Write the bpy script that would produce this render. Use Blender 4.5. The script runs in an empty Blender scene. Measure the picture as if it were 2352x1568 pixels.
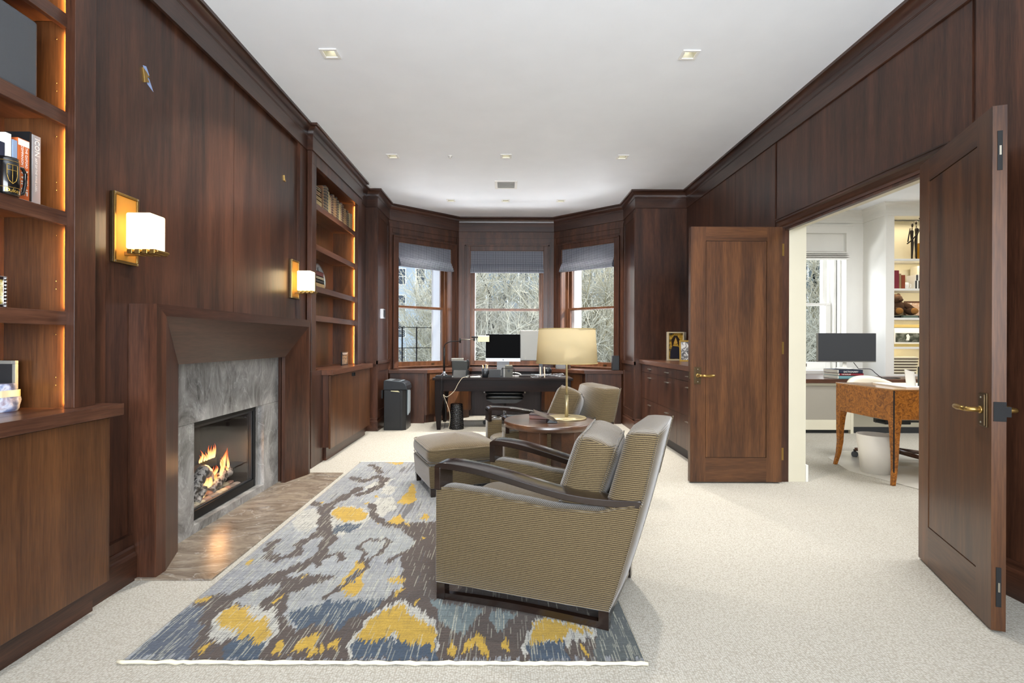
import bpy, math, random
from mathutils import Matrix, Vector, Euler
R = math.radians
S = bpy.context.scene
COL = S.collection
rnd = random.Random(7)

# ------------------------------------------------------------ camera, world, exposure
cam = bpy.data.cameras.new('camera'); camo = bpy.data.objects.new('camera', cam); COL.objects.link(camo)
camo.location = (0, 0, 1.25)
camo.rotation_euler = Euler((R(90), 0, 0)).to_matrix().to_4x4().to_euler()
camo.rotation_euler = (Matrix.Rotation(R(90), 4, 'X') @ Matrix.Rotation(R(0.2), 4, 'Z')).to_euler()
cam.sensor_width = 36.0; cam.lens = 36.0 * 1176.0 / 2352.0
cam.shift_x = 15.0 / 2352.0; cam.shift_y = 0.0
cam.clip_start = 0.05; cam.clip_end = 300
S.camera = camo
S.view_settings.view_transform = 'Standard'; S.view_settings.look = 'None'
S.view_settings.gamma = 1.0; S.view_settings.use_curve_mapping = False
S.view_settings.exposure = 0.5

W = bpy.data.worlds.new('World'); S.world = W; W.use_nodes = True
bg = W.node_tree.nodes['Background']; bg.inputs[0].default_value = (0.72, 0.84, 1.0, 1); bg.inputs[1].default_value = 1.7

def light(name, kind, loc, rot, power, color=(1, 1, 1), **kw):
    d = bpy.data.lights.new(name, kind); d.energy = power; d.color = color
    for k, v in kw.items(): setattr(d, k, v)
    o = bpy.data.objects.new(name, d); COL.objects.link(o); o.location = loc; o.rotation_euler = rot
    return o
def look(d):                       # rotation whose -Z axis points along d
    return Vector(d).to_track_quat('-Z', 'Y').to_euler()
sun = light('sun', 'SUN', (20, 12, 20), look((-0.93, -0.20, -0.50)), 5.5, (1.0, 0.92, 0.80), angle=R(0.6))
# added lamps standing in for window daylight, plus rear, ground and office fills
light('rear_fill', 'AREA', (0.2, -1.52, 1.75), look((0, 1, 0.36)), 270, (0.90, 0.95, 1.0), shape='RECTANGLE', size=3.4, size_y=2.2)  # fill lamp added just inside the unseen rear windows, tilted up towards the ceiling
light('daylight_bay', 'AREA', (0, 9.9, 3.9), look((0, -1.6, -2.2)), 170, (0.86, 0.93, 1.0), shape='RECTANGLE', size=5.0, size_y=1.3)
light('bounce_fill', 'AREA', (0, 10.1, -.5), look((0, -1.0, 0.95)), 520, (0.95, 0.97, 1.0), shape='RECTANGLE', size=5.0, size_y=1.2)  # added lamp below the sill, aimed up like ground bounce to brighten the ceiling
light('daylight_office', 'AREA', (4.6, 9.6, 3.9), look((0, -1.4, -2.0)), 110, (0.9, 0.95, 1.0), shape='RECTANGLE', size=1.8, size_y=1.3)
light('office_fill', 'AREA', (4.9, 4.2, 3.3), look((0, 0, -1)), 140, (0.97, 0.98, 1.0), shape='RECTANGLE', size=1.6, size_y=3.0)  # fill lamp added to brighten the office, no fixture belongs to it

# ------------------------------------------------------------ mesh helpers
class MB:
    def __init__(s): s.v = []; s.f = []; s.sm = []
    def add(s, vs, fs, smooth=False):
        b = len(s.v); s.v += [tuple(p) for p in vs]; s.f += [tuple(i + b for i in f) for f in fs]; s.sm += [smooth] * len(fs); return s
    def box(s, x0, x1, y0, y1, z0, z1, M=None):
        v = [(x, y, z) for z in (z0, z1) for y in (y0, y1) for x in (x0, x1)]
        if M is not None: v = [M @ Vector(p) for p in v]
        return s.add(v, [(0, 2, 3, 1), (4, 5, 7, 6), (0, 1, 5, 4), (2, 6, 7, 3), (0, 4, 6, 2), (1, 3, 7, 5)])
    def cbox(s, c, d, M=None):
        return s.box(c[0]-d[0]/2, c[0]+d[0]/2, c[1]-d[1]/2, c[1]+d[1]/2, c[2]-d[2]/2, c[2]+d[2]/2, M)
    def prism(s, poly, a, b, axis='z', M=None, smooth=False):   # poly in the other two axes
        n = len(poly)
        def P(p, t):
            q = (p[0], p[1], t) if axis == 'z' else ((p[0], t, p[1]) if axis == 'y' else (t, p[0], p[1]))
            return M @ Vector(q) if M is not None else q
        v = [P(p, a) for p in poly] + [P(p, b) for p in poly]
        s.add(v, [tuple(range(n))[::-1], tuple(range(n, 2*n))])
        base = len(s.v) - 2*n
        for i in range(n):
            j = (i+1) % n; s.f.append((base+i, base+j, base+n+j, base+n+i)); s.sm.append(smooth)
        return s
    def tube(s, pts, r, n=8, closed=False, cap=True):
        pts = [Vector(p) for p in pts]; m = len(pts); rs = r if isinstance(r, (list, tuple)) else [r]*m
        base = len(s.v); up = None
        for i in range(m):
            a = pts[i-1] if (i > 0 or closed) else pts[i]; b = pts[(i+1) % m] if (i < m-1 or closed) else pts[i]
            t = (b-a); t = t.normalized() if t.length > 1e-9 else Vector((0, 0, 1))
            if up is None: up = Vector((0, 0, 1)) if abs(t.z) < .9 else Vector((1, 0, 0))
            u = (up - t*up.dot(t)); u = u.normalized() if u.length > 1e-6 else t.orthogonal().normalized(); w = t.cross(u); up = u
            for k in range(n):
                q = 2*math.pi*k/n; s.v.append(tuple(pts[i] + (u*math.cos(q)+w*math.sin(q))*rs[i]))
        for i in range(m if closed else m-1):
            for k in range(n):
                a = base+i*n; b = base+((i+1) % m)*n; s.f.append((a+k, a+(k+1) % n, b+(k+1) % n, b+k)); s.sm.append(n > 4)
        if cap and not closed:
            s.f.append(tuple(base+k for k in range(n))[::-1]); s.f.append(tuple(base+(m-1)*n+k for k in range(n))); s.sm += [False, False]
        return s
    def lathe(s, prof, c=(0, 0, 0), n=32, smooth=True, M=None, sx=1, sy=1):
        base = len(s.v)
        for (r, z) in prof:
            for k in range(n):
                q = 2*math.pi*k/n; p = Vector((c[0]+r*math.cos(q)*sx, c[1]+r*math.sin(q)*sy, c[2]+z))
                s.v.append(tuple(M @ p if M is not None else p))
        for i in range(len(prof)-1):
            for k in range(n):
                a = base+i*n; b = a+n; s.f.append((a+k, a+(k+1) % n, b+(k+1) % n, b+k)); s.sm.append(smooth)
        if prof[0][0] > 1e-5: s.f.append(tuple(base+k for k in range(n))[::-1]); s.sm.append(False)
        if prof[-1][0] > 1e-5: s.f.append(tuple(base+(len(prof)-1)*n+k for k in range(n))); s.sm.append(False)
        return s
    def ball(s, c, r, n=12, M=None):
        r3 = r if isinstance(r, (tuple, list)) else (r, r, r); m = n//2+1
        return s.lathe([(max(1e-6, math.sin(math.pi*i/m))*r3[0], -math.cos(math.pi*i/m)*r3[2]) for i in range(m+1)], c, n, True, M, 1, r3[1]/r3[0])
    def grid(s, nu, nv, fn, smooth=True, closeu=False):
        base = len(s.v)
        for j in range(nv+1):
            for i in range(nu+1): s.v.append(tuple(fn(i/nu, j/nv)))
        for j in range(nv):
            for i in range(nu):
                a = base+j*(nu+1)+i; s.f.append((a, a+1, a+nu+2, a+nu+1)); s.sm.append(smooth)
        return s
    def cells(s, axis, t0, t1, rect, holes):     # a slab normal to axis over rect=(u0,u1,v0,v1) with rectangular holes
        us = sorted(set([rect[0], rect[1]]+[h[i] for h in holes for i in (0, 1)])); vs = sorted(set([rect[2], rect[3]]+[h[i] for h in holes for i in (2, 3)]))
        for i in range(len(us)-1):
            for j in range(len(vs)-1):
                cu = (us[i]+us[i+1])/2; cv = (vs[j]+vs[j+1])/2
                if any(h[0] < cu < h[1] and h[2] < cv < h[3] for h in holes) or not (rect[0] < cu < rect[1] and rect[2] < cv < rect[3]): continue
                if axis == 'x': s.box(t0, t1, us[i], us[i+1], vs[j], vs[j+1])
                elif axis == 'y': s.box(us[i], us[i+1], t0, t1, vs[j], vs[j+1])
                else: s.box(us[i], us[i+1], vs[j], vs[j+1], t0, t1)
        return s
    def sweep(s, path, prof, side=1, z=0):       # prof: (offset towards the right of the path, height); mitred
        n = len(path); P = [Vector((p[0], p[1])) for p in path]; base = len(s.v); m = len(prof)
        for i in range(n):
            d0 = (P[i]-P[i-1]).normalized() if i > 0 else (P[1]-P[0]).normalized(); d1 = (P[i+1]-P[i]).normalized() if i < n-1 else d0
            n0 = Vector((d0.y, -d0.x))*side; n1 = Vector((d1.y, -d1.x))*side; b = n0+n1; b = b/b.length if b.length > 1e-6 else n0
            k = 1/max(.3, b.dot(n0))
            for (o, h) in prof: q = P[i]+b*k*o; s.v.append((q.x, q.y, z+h))
        for i in range(n-1):
            for j in range(m-1):
                a = base+i*m+j; s.f.append((a, a+m, a+m+1, a+1)); s.sm.append(False)
        return s

def smooth_path(P, k=6):
    P = [Vector(p) for p in P]; out = []
    for i in range(len(P)-1):
        p0, p1, p2, p3 = P[max(0, i-1)], P[i], P[i+1], P[min(len(P)-1, i+2)]
        for j in range(k):
            f = j/k; out.append(.5*((2*p1)+(p2-p0)*f+(2*p0-5*p1+4*p2-p3)*f*f+(3*p1-p0-3*p2+p3)*f**3))
    return out+[P[-1]]
WM = {}                                          # world matrix of every object made
def _link(o, parent, loc=None):
    COL.objects.link(o)
    if parent is not None: o.parent = parent
def tag(o, label=None, cat=None, group=None, kind=None):
    if label: o['label'] = label
    if cat: o['category'] = cat
    if group: o['group'] = group
    if kind: o['kind'] = kind
    return o
def thing(name, label, cat, loc=(0, 0, 0), rz=0.0, group=None):
    o = bpy.data.objects.new(name, None); COL.objects.link(o); o.empty_display_size = .1
    o.location = loc; o.rotation_euler = (0, 0, rz); WM[o.name] = Matrix.Translation(Vector(loc)) @ Matrix.Rotation(rz, 4, 'Z')
    return tag(o, label, cat, group)
def make(name, mb, mat, parent=None, local=False, bevel=0, seg=2, sub=0, smooth=None, kind=None, label=None):
    """one mesh object; coordinates are world ones unless local"""
    me = bpy.data.meshes.new(name)
    v = mb.v; o = bpy.data.objects.new(name, me)
    if parent is not None and not local:
        inv = WM.get(parent.name, Matrix()).inverted(); v = [tuple(inv @ Vector(p)) for p in v]
    off = None
    if parent is None and v:
        xs = [p[0] for p in v]; ys = [p[1] for p in v]; zs = [p[2] for p in v]; off = Vector(((min(xs)+max(xs))/2, (min(ys)+max(ys))/2, min(zs)))
        v = [(p[0]-off.x, p[1]-off.y, p[2]-off.z) for p in v]; o.location = off
    me.from_pydata(v, [], mb.f)
    me.polygons.foreach_set('use_smooth', [bool(smooth if smooth is not None else q) for q in mb.sm]); me.update()
    if isinstance(mat, (list, tuple)):
        for m in mat: me.materials.append(m)
    else: me.materials.append(mat)
    _link(o, parent)
    WM[o.name] = (WM.get(parent.name, Matrix()) if parent is not None else Matrix.Translation(off or Vector((0, 0, 0))))
    if sub:
        m = o.modifiers.new('s', 'SUBSURF'); m.levels = sub; m.render_levels = sub
    if bevel:
        m = o.modifiers.new('b', 'BEVEL'); m.width = bevel; m.segments = seg; m.limit_method = 'ANGLE'; m.angle_limit = R(40)
    if kind: o['kind'] = kind
    if label: o['label'] = label
    return o
def struct(name, mb, mat, **k): return make(name, mb, mat, kind='structure', **k)
def solo(name, mb, mat, label, cat, group=None, **k): return tag(make(name, mb, mat, **k), label, cat, group)
def dup(o, parent=None):
    c = o.copy(); COL.objects.link(c); c.parent = parent
    WM[c.name] = WM.get(o.name, Matrix())
    for ch in list(o.children): dup(ch, c)
    return c
def place(o, loc, rz, label=None):
    o.location = loc; o.rotation_euler = (0, 0, rz); WM[o.name] = Matrix.Translation(Vector(loc)) @ Matrix.Rotation(rz, 4, 'Z')
    if label: o['label'] = label
    return o
def text(name, body, size, M, mat, parent=None, ext=0.0004, align='CENTER', sx=1.0, bold=False):
    cu = bpy.data.curves.new(name, 'FONT'); cu.body = body; cu.size = size; cu.extrude = ext; cu.align_x = align; cu.align_y = 'CENTER'; cu.resolution_u = 2
    if bold: cu.offset = size*.02
    t = bpy.data.objects.new(name, cu); COL.objects.link(t); bpy.context.view_layer.update()
    me = bpy.data.meshes.new_from_object(t.evaluated_get(bpy.context.evaluated_depsgraph_get())); COL.objects.unlink(t); bpy.data.objects.remove(t)
    me.transform(Matrix.Diagonal((sx, 1, 1, 1))); me.transform(M)
    if parent is not None: me.transform(WM.get(parent.name, Matrix()).inverted())
    me.materials.clear(); me.materials.append(mat)
    o = bpy.data.objects.new(name, me); _link(o, parent); WM[o.name] = WM.get(parent.name, Matrix()) if parent is not None else Matrix()
    return o
def frameM(org, xa, ya):                        # local XY plane of lettering -> world
    x = Vector(xa).normalized(); y = Vector(ya).normalized(); z = x.cross(y)
    return Matrix(((x.x, y.x, z.x, org[0]), (x.y, y.y, z.y, org[1]), (x.z, y.z, z.z, org[2]), (0, 0, 0, 1)))

# ------------------------------------------------------------ materials
def srgb(h):
    h = h.lstrip('#'); c = [int(h[i:i+2], 16)/255 for i in (0, 2, 4)]
    return tuple((x/12.92 if x <= .04045 else ((x+.055)/1.055)**2.4) for x in c)+(1,)
def nodes(name):
    m = bpy.data.materials.new(name); m.use_nodes = True; nt = m.node_tree; b = nt.nodes['Principled BSDF']
    return m, nt, b
def N(nt, t, **k):
    n = nt.nodes.new(t)
    for a, v in k.items(): setattr(n, a, v)
    return n
def plain(name, col, rough=.5, metal=0, spec=None, coat=0, bump=0, bscale=200, emit=None, es=0, var=0, trans=0, vscale=3):
    m, nt, b = nodes(name); c = srgb(col) if isinstance(col, str) else tuple(col)+(1,)
    b.inputs['Base Color'].default_value = c; b.inputs['Roughness'].default_value = rough; b.inputs['Metallic'].default_value = metal
    if spec is not None: b.inputs['Specular IOR Level'].default_value = spec
    if coat: b.inputs['Coat Weight'].default_value = coat; b.inputs['Coat Roughness'].default_value = .15
    if emit: b.inputs['Emission Color'].default_value = srgb(emit); b.inputs['Emission Strength'].default_value = es
    if trans: b.inputs['Transmission Weight'].default_value = trans
    tc = N(nt, 'ShaderNodeTexCoord')
    nz = N(nt, 'ShaderNodeTexNoise'); nt.links.new(tc.outputs['Object'], nz.inputs['Vector'])
    if bump:
        nz.inputs['Scale'].default_value = bscale; nz.inputs['Detail'].default_value = 3
        bp = N(nt, 'ShaderNodeBump'); bp.inputs['Strength'].default_value = bump; bp.inputs['Distance'].default_value = .002
        nt.links.new(nz.outputs['Fac'], bp.inputs['Height']); nt.links.new(bp.outputs['Normal'], b.inputs['Normal'])
    if var or not bump:
        n2 = N(nt, 'ShaderNodeTexNoise'); n2.inputs['Scale'].default_value = vscale; n2.inputs['Detail'].default_value = 4; nt.links.new(tc.outputs['Object'], n2.inputs['Vector'])
        mx = N(nt, 'ShaderNodeMix', data_type='RGBA'); mx.inputs[0].default_value = 1
        v = var or .04; mx.inputs[6].default_value = tuple(x*(1-v) for x in c[:3])+(1,); mx.inputs[7].default_value = tuple(min(1, x*(1+v)) for x in c[:3])+(1,)
        nt.links.new(n2.outputs['Fac'], mx.inputs[0]); nt.links.new(mx.outputs[2], b.inputs['Base Color'])
    return m
def wood(name, dark, light_, axis='z', rough=.38, scale=1.0, coat=.14, figure=1.0, spec=.4):
    m, nt, b = nodes(name); tc = N(nt, 'ShaderNodeTexCoord'); L = nt.links.new
    st = {'h': (.07, .07, 1), 'x': (.06, 1, 1), 'y': (1, .06, 1), 'z': (1, 1, .06)}[axis]
    mp = N(nt, 'ShaderNodeMapping'); mp.inputs['Scale'].default_value = st; L(tc.outputs['Object'], mp.inputs['Vector'])
    mp2 = N(nt, 'ShaderNodeMapping'); mp2.inputs['Scale'].default_value = tuple(.25 if q < 1 else 1 for q in st); L(tc.outputs['Object'], mp2.inputs['Vector'])
    n1 = N(nt, 'ShaderNodeTexNoise'); n1.inputs['Scale'].default_value = 14*scale; n1.inputs['Detail'].default_value = 5; n1.inputs['Roughness'].default_value = .6; n1.inputs['Distortion'].default_value = .35; L(mp.outputs[0], n1.inputs['Vector'])
    n2 = N(nt, 'ShaderNodeTexNoise'); n2.inputs['Scale'].default_value = 170*scale; n2.inputs['Detail'].default_value = 2; L(mp.outputs[0], n2.inputs['Vector'])
    n3 = N(nt, 'ShaderNodeTexNoise'); n3.inputs['Scale'].default_value = 3.2*scale; n3.inputs['Detail'].default_value = 2; n3.inputs['Distortion'].default_value = .8; L(mp2.outputs[0], n3.inputs['Vector'])
    w = N(nt, 'ShaderNodeMath', operation='MULTIPLY_ADD'); w.inputs[1].default_value = .50; L(n1.outputs['Fac'], w.inputs[0])
    w2 = N(nt, 'ShaderNodeMath', operation='MULTIPLY'); w2.inputs[1].default_value = .24; L(n2.outputs['Fac'], w2.inputs[0]); L(w2.outputs[0], w.inputs[2])
    w3 = N(nt, 'ShaderNodeMath', operation='MULTIPLY_ADD'); w3.inputs[1].default_value = .3*figure; L(n3.outputs['Fac'], w3.inputs[0]); L(w.outputs[0], w3.inputs[2])
    rp = N(nt, 'ShaderNodeValToRGB'); e = rp.color_ramp.elements; e[0].position = .36; e[1].position = .67
    d = srgb(dark); l = srgb(light_); e[0].color = d; e[1].color = l; mid = e.new(.52); mid.color = tuple((d[i]*.55+l[i]*.45) for i in range(3))+(1,)
    L(w3.outputs[0], rp.inputs[0]); L(rp.outputs[0], b.inputs['Base Color'])
    b.inputs['Roughness'].default_value = rough; b.inputs['Coat Weight'].default_value = coat; b.inputs['Coat Roughness'].default_value = .16; b.inputs['Specular IOR Level'].default_value = spec
    bp = N(nt, 'ShaderNodeBump'); bp.inputs['Strength'].default_value = .06; bp.inputs['Distance'].default_value = .001; L(n2.outputs['Fac'], bp.inputs['Height']); L(bp.outputs[0], b.inputs['Normal'])
    return m
WD, WL = '#1a0d08', '#5a3726'
wz = wood('walnut_vertical', WD, WL, 'z'); wy = wood('walnut_along_y', WD, WL, 'y'); wx = wood('walnut_along_x', WD, WL, 'x')
wzl = wood('walnut_door', '#28150c', '#694326', 'z', .36, .8); wxl = wood('walnut_door_rail', '#28150c', '#694326', 'x', .36, .8)
wyl = wood('walnut_counter', '#2c1811', '#6e4835', 'y', .3, 1.0); wxc = wood('walnut_counter_x', '#2c1811', '#6e4835', 'x', .3, 1.0)
wmant = wood('walnut_mantel', '#28150f', '#523326', 'y', .38, 1, .1, 1, .3)
wsash = wood('oak_sash', '#452819', '#8a5c3c', 'z', .4, 1.2)
ebony = wood('dark_ebony', '#0c0808', '#251814', 'x', .3, 1.4, 0, 1, .12); ebz = wood('dark_ebony_z', '#0c0808', '#1e1513', 'z', .3, 1.4, 0, 1, .12)
armwood = wood('espresso_arm', '#150e0b', '#291c16', 'x', .2, 1.2, .7)
tablew = wood('walnut_table', '#3a2415', '#71492d', 'x', .34, 1.2, .6, 1, .9)
wtrim = wood('walnut_cornice', '#241510', '#573627', 'h', .34, .8, .35, .6)
wtrimx = wood('walnut_cornice_x', '#1f100a', '#5c3827', 'x', .26, 1, .5)
m_paleb = plain('pale_brushed_brass', '#b8a880', .38, .7)

def marble(name, a, b_, sc=2.2, rough=.2, dist=1.6, st=(1, 1, 1), vein=.3):
    m, nt, b = nodes(name); tc = N(nt, 'ShaderNodeTexCoord'); L = nt.links.new
    mp = N(nt, 'ShaderNodeMapping'); mp.inputs['Scale'].default_value = st; mp.inputs['Rotation'].default_value = (.5, .2, .4); L(tc.outputs['Object'], mp.inputs[0])
    n1 = N(nt, 'ShaderNodeTexNoise'); n1.inputs['Scale'].default_value = sc*1.8; n1.inputs['Detail'].default_value = 12; n1.inputs['Roughness'].default_value = .74; n1.inputs['Distortion'].default_value = dist; L(mp.outputs[0], n1.inputs[0])
    rp = N(nt, 'ShaderNodeValToRGB'); e = rp.color_ramp.elements; e[0].position = .34; e[1].position = .66; e[0].color = srgb(a); e[1].color = srgb(b_); L(n1.outputs['Fac'], rp.inputs[0])
    n2 = N(nt, 'ShaderNodeTexNoise'); n2.inputs['Scale'].default_value = sc; n2.inputs['Detail'].default_value = 5; n2.inputs['Distortion'].default_value = 2.5; L(mp.outputs[0], n2.inputs[0])
    v = N(nt, 'ShaderNodeValToRGB'); q = v.color_ramp.elements; q[0].position = .485; q[1].position = .515; q[0].color = (0, 0, 0, 1); q[1].color = (0, 0, 0, 1); c = q.new(.5); c.color = (.45, .45, .45, 1); L(n2.outputs['Fac'], v.inputs[0])
    mx = N(nt, 'ShaderNodeMix', data_type='RGBA', blend_type='SCREEN'); mx.inputs[0].default_value = vein; L(rp.outputs[0], mx.inputs[6]); L(v.outputs[0], mx.inputs[7]); L(mx.outputs[2], b.inputs['Base Color'])
    b.inputs['Roughness'].default_value = rough
    return m
m_marb = marble('grey_marble', '#4f4c49', '#b4b2ae', 2.8, .34, .9, (1, 1, .5), .35); m_hearth = marble('brown_grey_marble', '#55493e', '#988b7b', 1.8, .26, 1.6, (.8, 1.6, 1))

def carpet():
    m, nt, b = nodes('cream_carpet'); tc = N(nt, 'ShaderNodeTexCoord'); L = nt.links.new
    vo = N(nt, 'ShaderNodeTexVoronoi'); vo.inputs['Scale'].default_value = 110; vo.inputs['Randomness'].default_value = .55; L(tc.outputs['Object'], vo.inputs['Vector'])
    nz = N(nt, 'ShaderNodeTexNoise'); nz.inputs['Scale'].default_value = 60; nz.inputs['Detail'].default_value = 4; L(tc.outputs['Object'], nz.inputs[0])
    rp = N(nt, 'ShaderNodeValToRGB'); e = rp.color_ramp.elements; e[0].position = .0; e[1].position = .75; e[0].color = srgb('#c3c0b7'); e[1].color = srgb('#9b9588'); L(vo.outputs['Distance'], rp.inputs[0])
    mx = N(nt, 'ShaderNodeMix', data_type='RGBA', blend_type='MULTIPLY'); mx.inputs[0].default_value = .3; L(rp.outputs[0], mx.inputs[6]); L(nz.outputs['Color'], mx.inputs[7])
    L(rp.outputs[0], b.inputs['Base Color']); b.inputs['Roughness'].default_value = .95; b.inputs['Specular IOR Level'].default_value = .1
    bp = N(nt, 'ShaderNodeBump'); bp.invert = True; bp.inputs['Strength'].default_value = .5; bp.inputs['Distance'].default_value = .004; L(vo.outputs['Distance'], bp.inputs['Height']); L(bp.outputs[0], b.inputs['Normal'])
    return m
m_carpet = carpet()
def fabric(name, top, d='#291f14', l='#716144', freq=118.0):
    """ribbed chenille: ribs stacked along z on upright faces, along `top` on level faces"""
    m, nt, b = nodes(name); tc = N(nt, 'ShaderNodeTexCoord'); L = nt.links.new
    sp = N(nt, 'ShaderNodeSeparateXYZ'); L(tc.outputs['Object'], sp.inputs[0])
    nn = N(nt, 'ShaderNodeSeparateXYZ'); L(tc.outputs['Normal'], nn.inputs[0])
    ab = N(nt, 'ShaderNodeMath', operation='ABSOLUTE'); L(nn.outputs['Z'], ab.inputs[0])
    gt = N(nt, 'ShaderNodeMath', operation='GREATER_THAN'); gt.inputs[1].default_value = .72; L(ab.outputs[0], gt.inputs[0])
    mx = N(nt, 'ShaderNodeMix', data_type='FLOAT'); L(gt.outputs[0], mx.inputs[0]); L(sp.outputs['Z'], mx.inputs[2]); L(sp.outputs[top.upper()], mx.inputs[3])
    nz = N(nt, 'ShaderNodeTexNoise'); nz.inputs['Scale'].default_value = 9; nz.inputs['Detail'].default_value = 2; L(tc.outputs['Object'], nz.inputs[0])
    wob = N(nt, 'ShaderNodeMath', operation='MULTIPLY_ADD'); wob.inputs[1].default_value = .006; L(nz.outputs['Fac'], wob.inputs[0]); L(mx.outputs[0], wob.inputs[2])
    fr = N(nt, 'ShaderNodeMath', operation='MULTIPLY'); fr.inputs[1].default_value = freq*2*math.pi; L(wob.outputs[0], fr.inputs[0])
    sn = N(nt, 'ShaderNodeMath', operation='SINE'); L(fr.outputs[0], sn.inputs[0])
    ma = N(nt, 'ShaderNodeMath', operation='MULTIPLY_ADD'); ma.inputs[1].default_value = .5; ma.inputs[2].default_value = .5; L(sn.outputs[0], ma.inputs[0])
    n2 = N(nt, 'ShaderNodeTexNoise'); n2.inputs['Scale'].default_value = 260; n2.inputs['Detail'].default_value = 2; L(tc.outputs['Object'], n2.inputs[0])
    ad = N(nt, 'ShaderNodeMath', operation='MULTIPLY_ADD'); ad.inputs[1].default_value = .5; L(n2.outputs['Fac'], ad.inputs[0])
    hf = N(nt, 'ShaderNodeMath', operation='MULTIPLY_ADD'); hf.inputs[1].default_value = .62; hf.inputs[2].default_value = 0; L(ma.outputs[0], hf.inputs[0]); L(hf.outputs[0], ad.inputs[2])
    rp = N(nt, 'ShaderNodeValToRGB'); e = rp.color_ramp.elements; e[0].position = .22; e[1].position = .8; e[0].color = srgb(d); e[1].color = srgb(l); L(ad.outputs[0], rp.inputs[0])
    L(rp.outputs[0], b.inputs['Base Color']); b.inputs['Roughness'].default_value = .8; b.inputs['Sheen Weight'].default_value = .5; b.inputs['Sheen Roughness'].default_value = .4; b.inputs['Specular IOR Level'].default_value = .2
    bp = N(nt, 'ShaderNodeBump'); bp.inputs['Strength'].default_value = .6; bp.inputs['Distance'].default_value = .003; L(ma.outputs[0], bp.inputs['Height']); L(bp.outputs[0], b.inputs['Normal'])
    return m
fab_y = fabric('ribbed_fabric_y', 'y'); fab_x = fabric('ribbed_fabric_x', 'x')
m_ceil = plain('ceiling_paint', '#f3f6fa', .9, spec=.1); m_white = plain('white_paint', '#ecebe6', .55); m_cream = plain('cream_paint', '#d8d2bd', .5); m_shelfcream = plain('shelf_cream', '#e4dcc0', .5)
m_black = plain('black_plastic', '#15171a', .35); m_blackm = plain('black_metal', '#191919', .4, .6); m_dark = plain('charcoal', '#26282b', .5); m_void = plain('soot_black', '#0a0a0b', .8)
m_brass = plain('aged_brass', '#a5854c', .3, .9, var=.2, vscale=30); m_brassd = plain('dark_bronze', '#5a4a34', .38, .85, var=.3, vscale=40); m_nickel = plain('nickel', '#a8a294', .3, .9)
m_chrome = plain('chrome', '#d8dade', .12, 1); m_alu = plain('aluminium', '#c3c6c9', .38, .6); m_silver = plain('silver_plastic', '#94938d', .45, .2); m_screen = plain('screen_glass', '#020203', .5, spec=.05); m_screen2 = plain('screen_grey', '#3a3c40', .3)
m_leather = plain('black_leather', '#141516', .3, bump=.3, bscale=120); m_paper = plain('paper_white', '#e8e6de', .7); m_cable = plain('grey_cable', '#8f9194', .5); m_cabled = plain('dark_cable', '#2a2a2c', .5); m_cablec = plain('cream_cable', '#c9bda6', .5)
m_gold = plain('gold_print', '#c9a24a', .35, .6); m_orange = plain('orange_print', '#c8642c', .6); m_navy = plain('navy_cloth', '#20283c', .7); m_red = plain('red_cloth', '#7c2230', .6); m_tan = plain('tan_leather', '#9b7f5a', .6); m_teal = plain('teal_paper', '#6c9aa0', .6)
m_glassy = plain('sky_reflecting_trim', '#b9c4cc', .15)
def glass():
    m, nt, b = nodes('window_glass'); L = nt.links.new
    t = N(nt, 'ShaderNodeBsdfTransparent'); g = N(nt, 'ShaderNodeBsdfGlossy'); g.inputs['Roughness'].default_value = .02; lw = N(nt, 'ShaderNodeLayerWeight'); lw.inputs[0].default_value = .5
    pw = N(nt, 'ShaderNodeMath', operation='POWER'); pw.inputs[1].default_value = 4; L(lw.outputs['Facing'], pw.inputs[0]); ml = N(nt, 'ShaderNodeMath', operation='MULTIPLY_ADD'); ml.inputs[1].default_value = .6; ml.inputs[2].default_value = .003; L(pw.outputs[0], ml.inputs[0])
    x = N(nt, 'ShaderNodeMixShader'); L(ml.outputs[0], x.inputs[0]); L(t.outputs[0], x.inputs[1]); L(g.outputs[0], x.inputs[2]); L(x.outputs[0], nt.nodes['Material Output'].inputs[0])
    return m
m_glass = glass()
def emis(name, col, st, base='#ffffff'):
    m, nt, b = nodes(name); b.inputs['Base Color'].default_value = srgb(base); b.inputs['Emission Color'].default_value = srgb(col); b.inputs['Emission Strength'].default_value = st; b.inputs['Roughness'].default_value = .4
    return m
m_lampon = emis('opal_glass_lit', '#ffd68a', 3.6); m_down = emis('downlight_lens', '#fff6df', 5.0); m_led = emis('amber_led', '#ffa63a', 3.0)
# ------------------------------------------------------------ shell of the room
XL, XR, HC = -1.948, 2.515, 3.35
XB = -1.895                                     # front plane of the bookcases
floor = MB().box(-2.6, 9.2, -1.7, 8.9, -.05, 0); struct('floor', floor, m_carpet)
lights = [(-1.288, 3.74), (1.335, 3.74), (-1.288, 5.81), (-.001, 5.80), (1.32, 5.81), (-.819, 7.63), (-.005, 7.63), (.817, 7.63)]
ceil = MB(); holes = [(x-.052, x+.052, y-.052, y+.052) for x, y in lights]
ceil.cells('z', HC, HC+.1, (-2.6, 9.2, -1.7, 8.3), holes); ceil.prism([(-2.2, 8.3), (-.95, 9.25), (.97, 9.25), (2.2, 8.3)], HC, HC+.1, 'z'); ceil.box(2.7, 5.9, 8.3, 8.8, HC, HC+.1); struct('ceiling', ceil, m_ceil)
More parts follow.
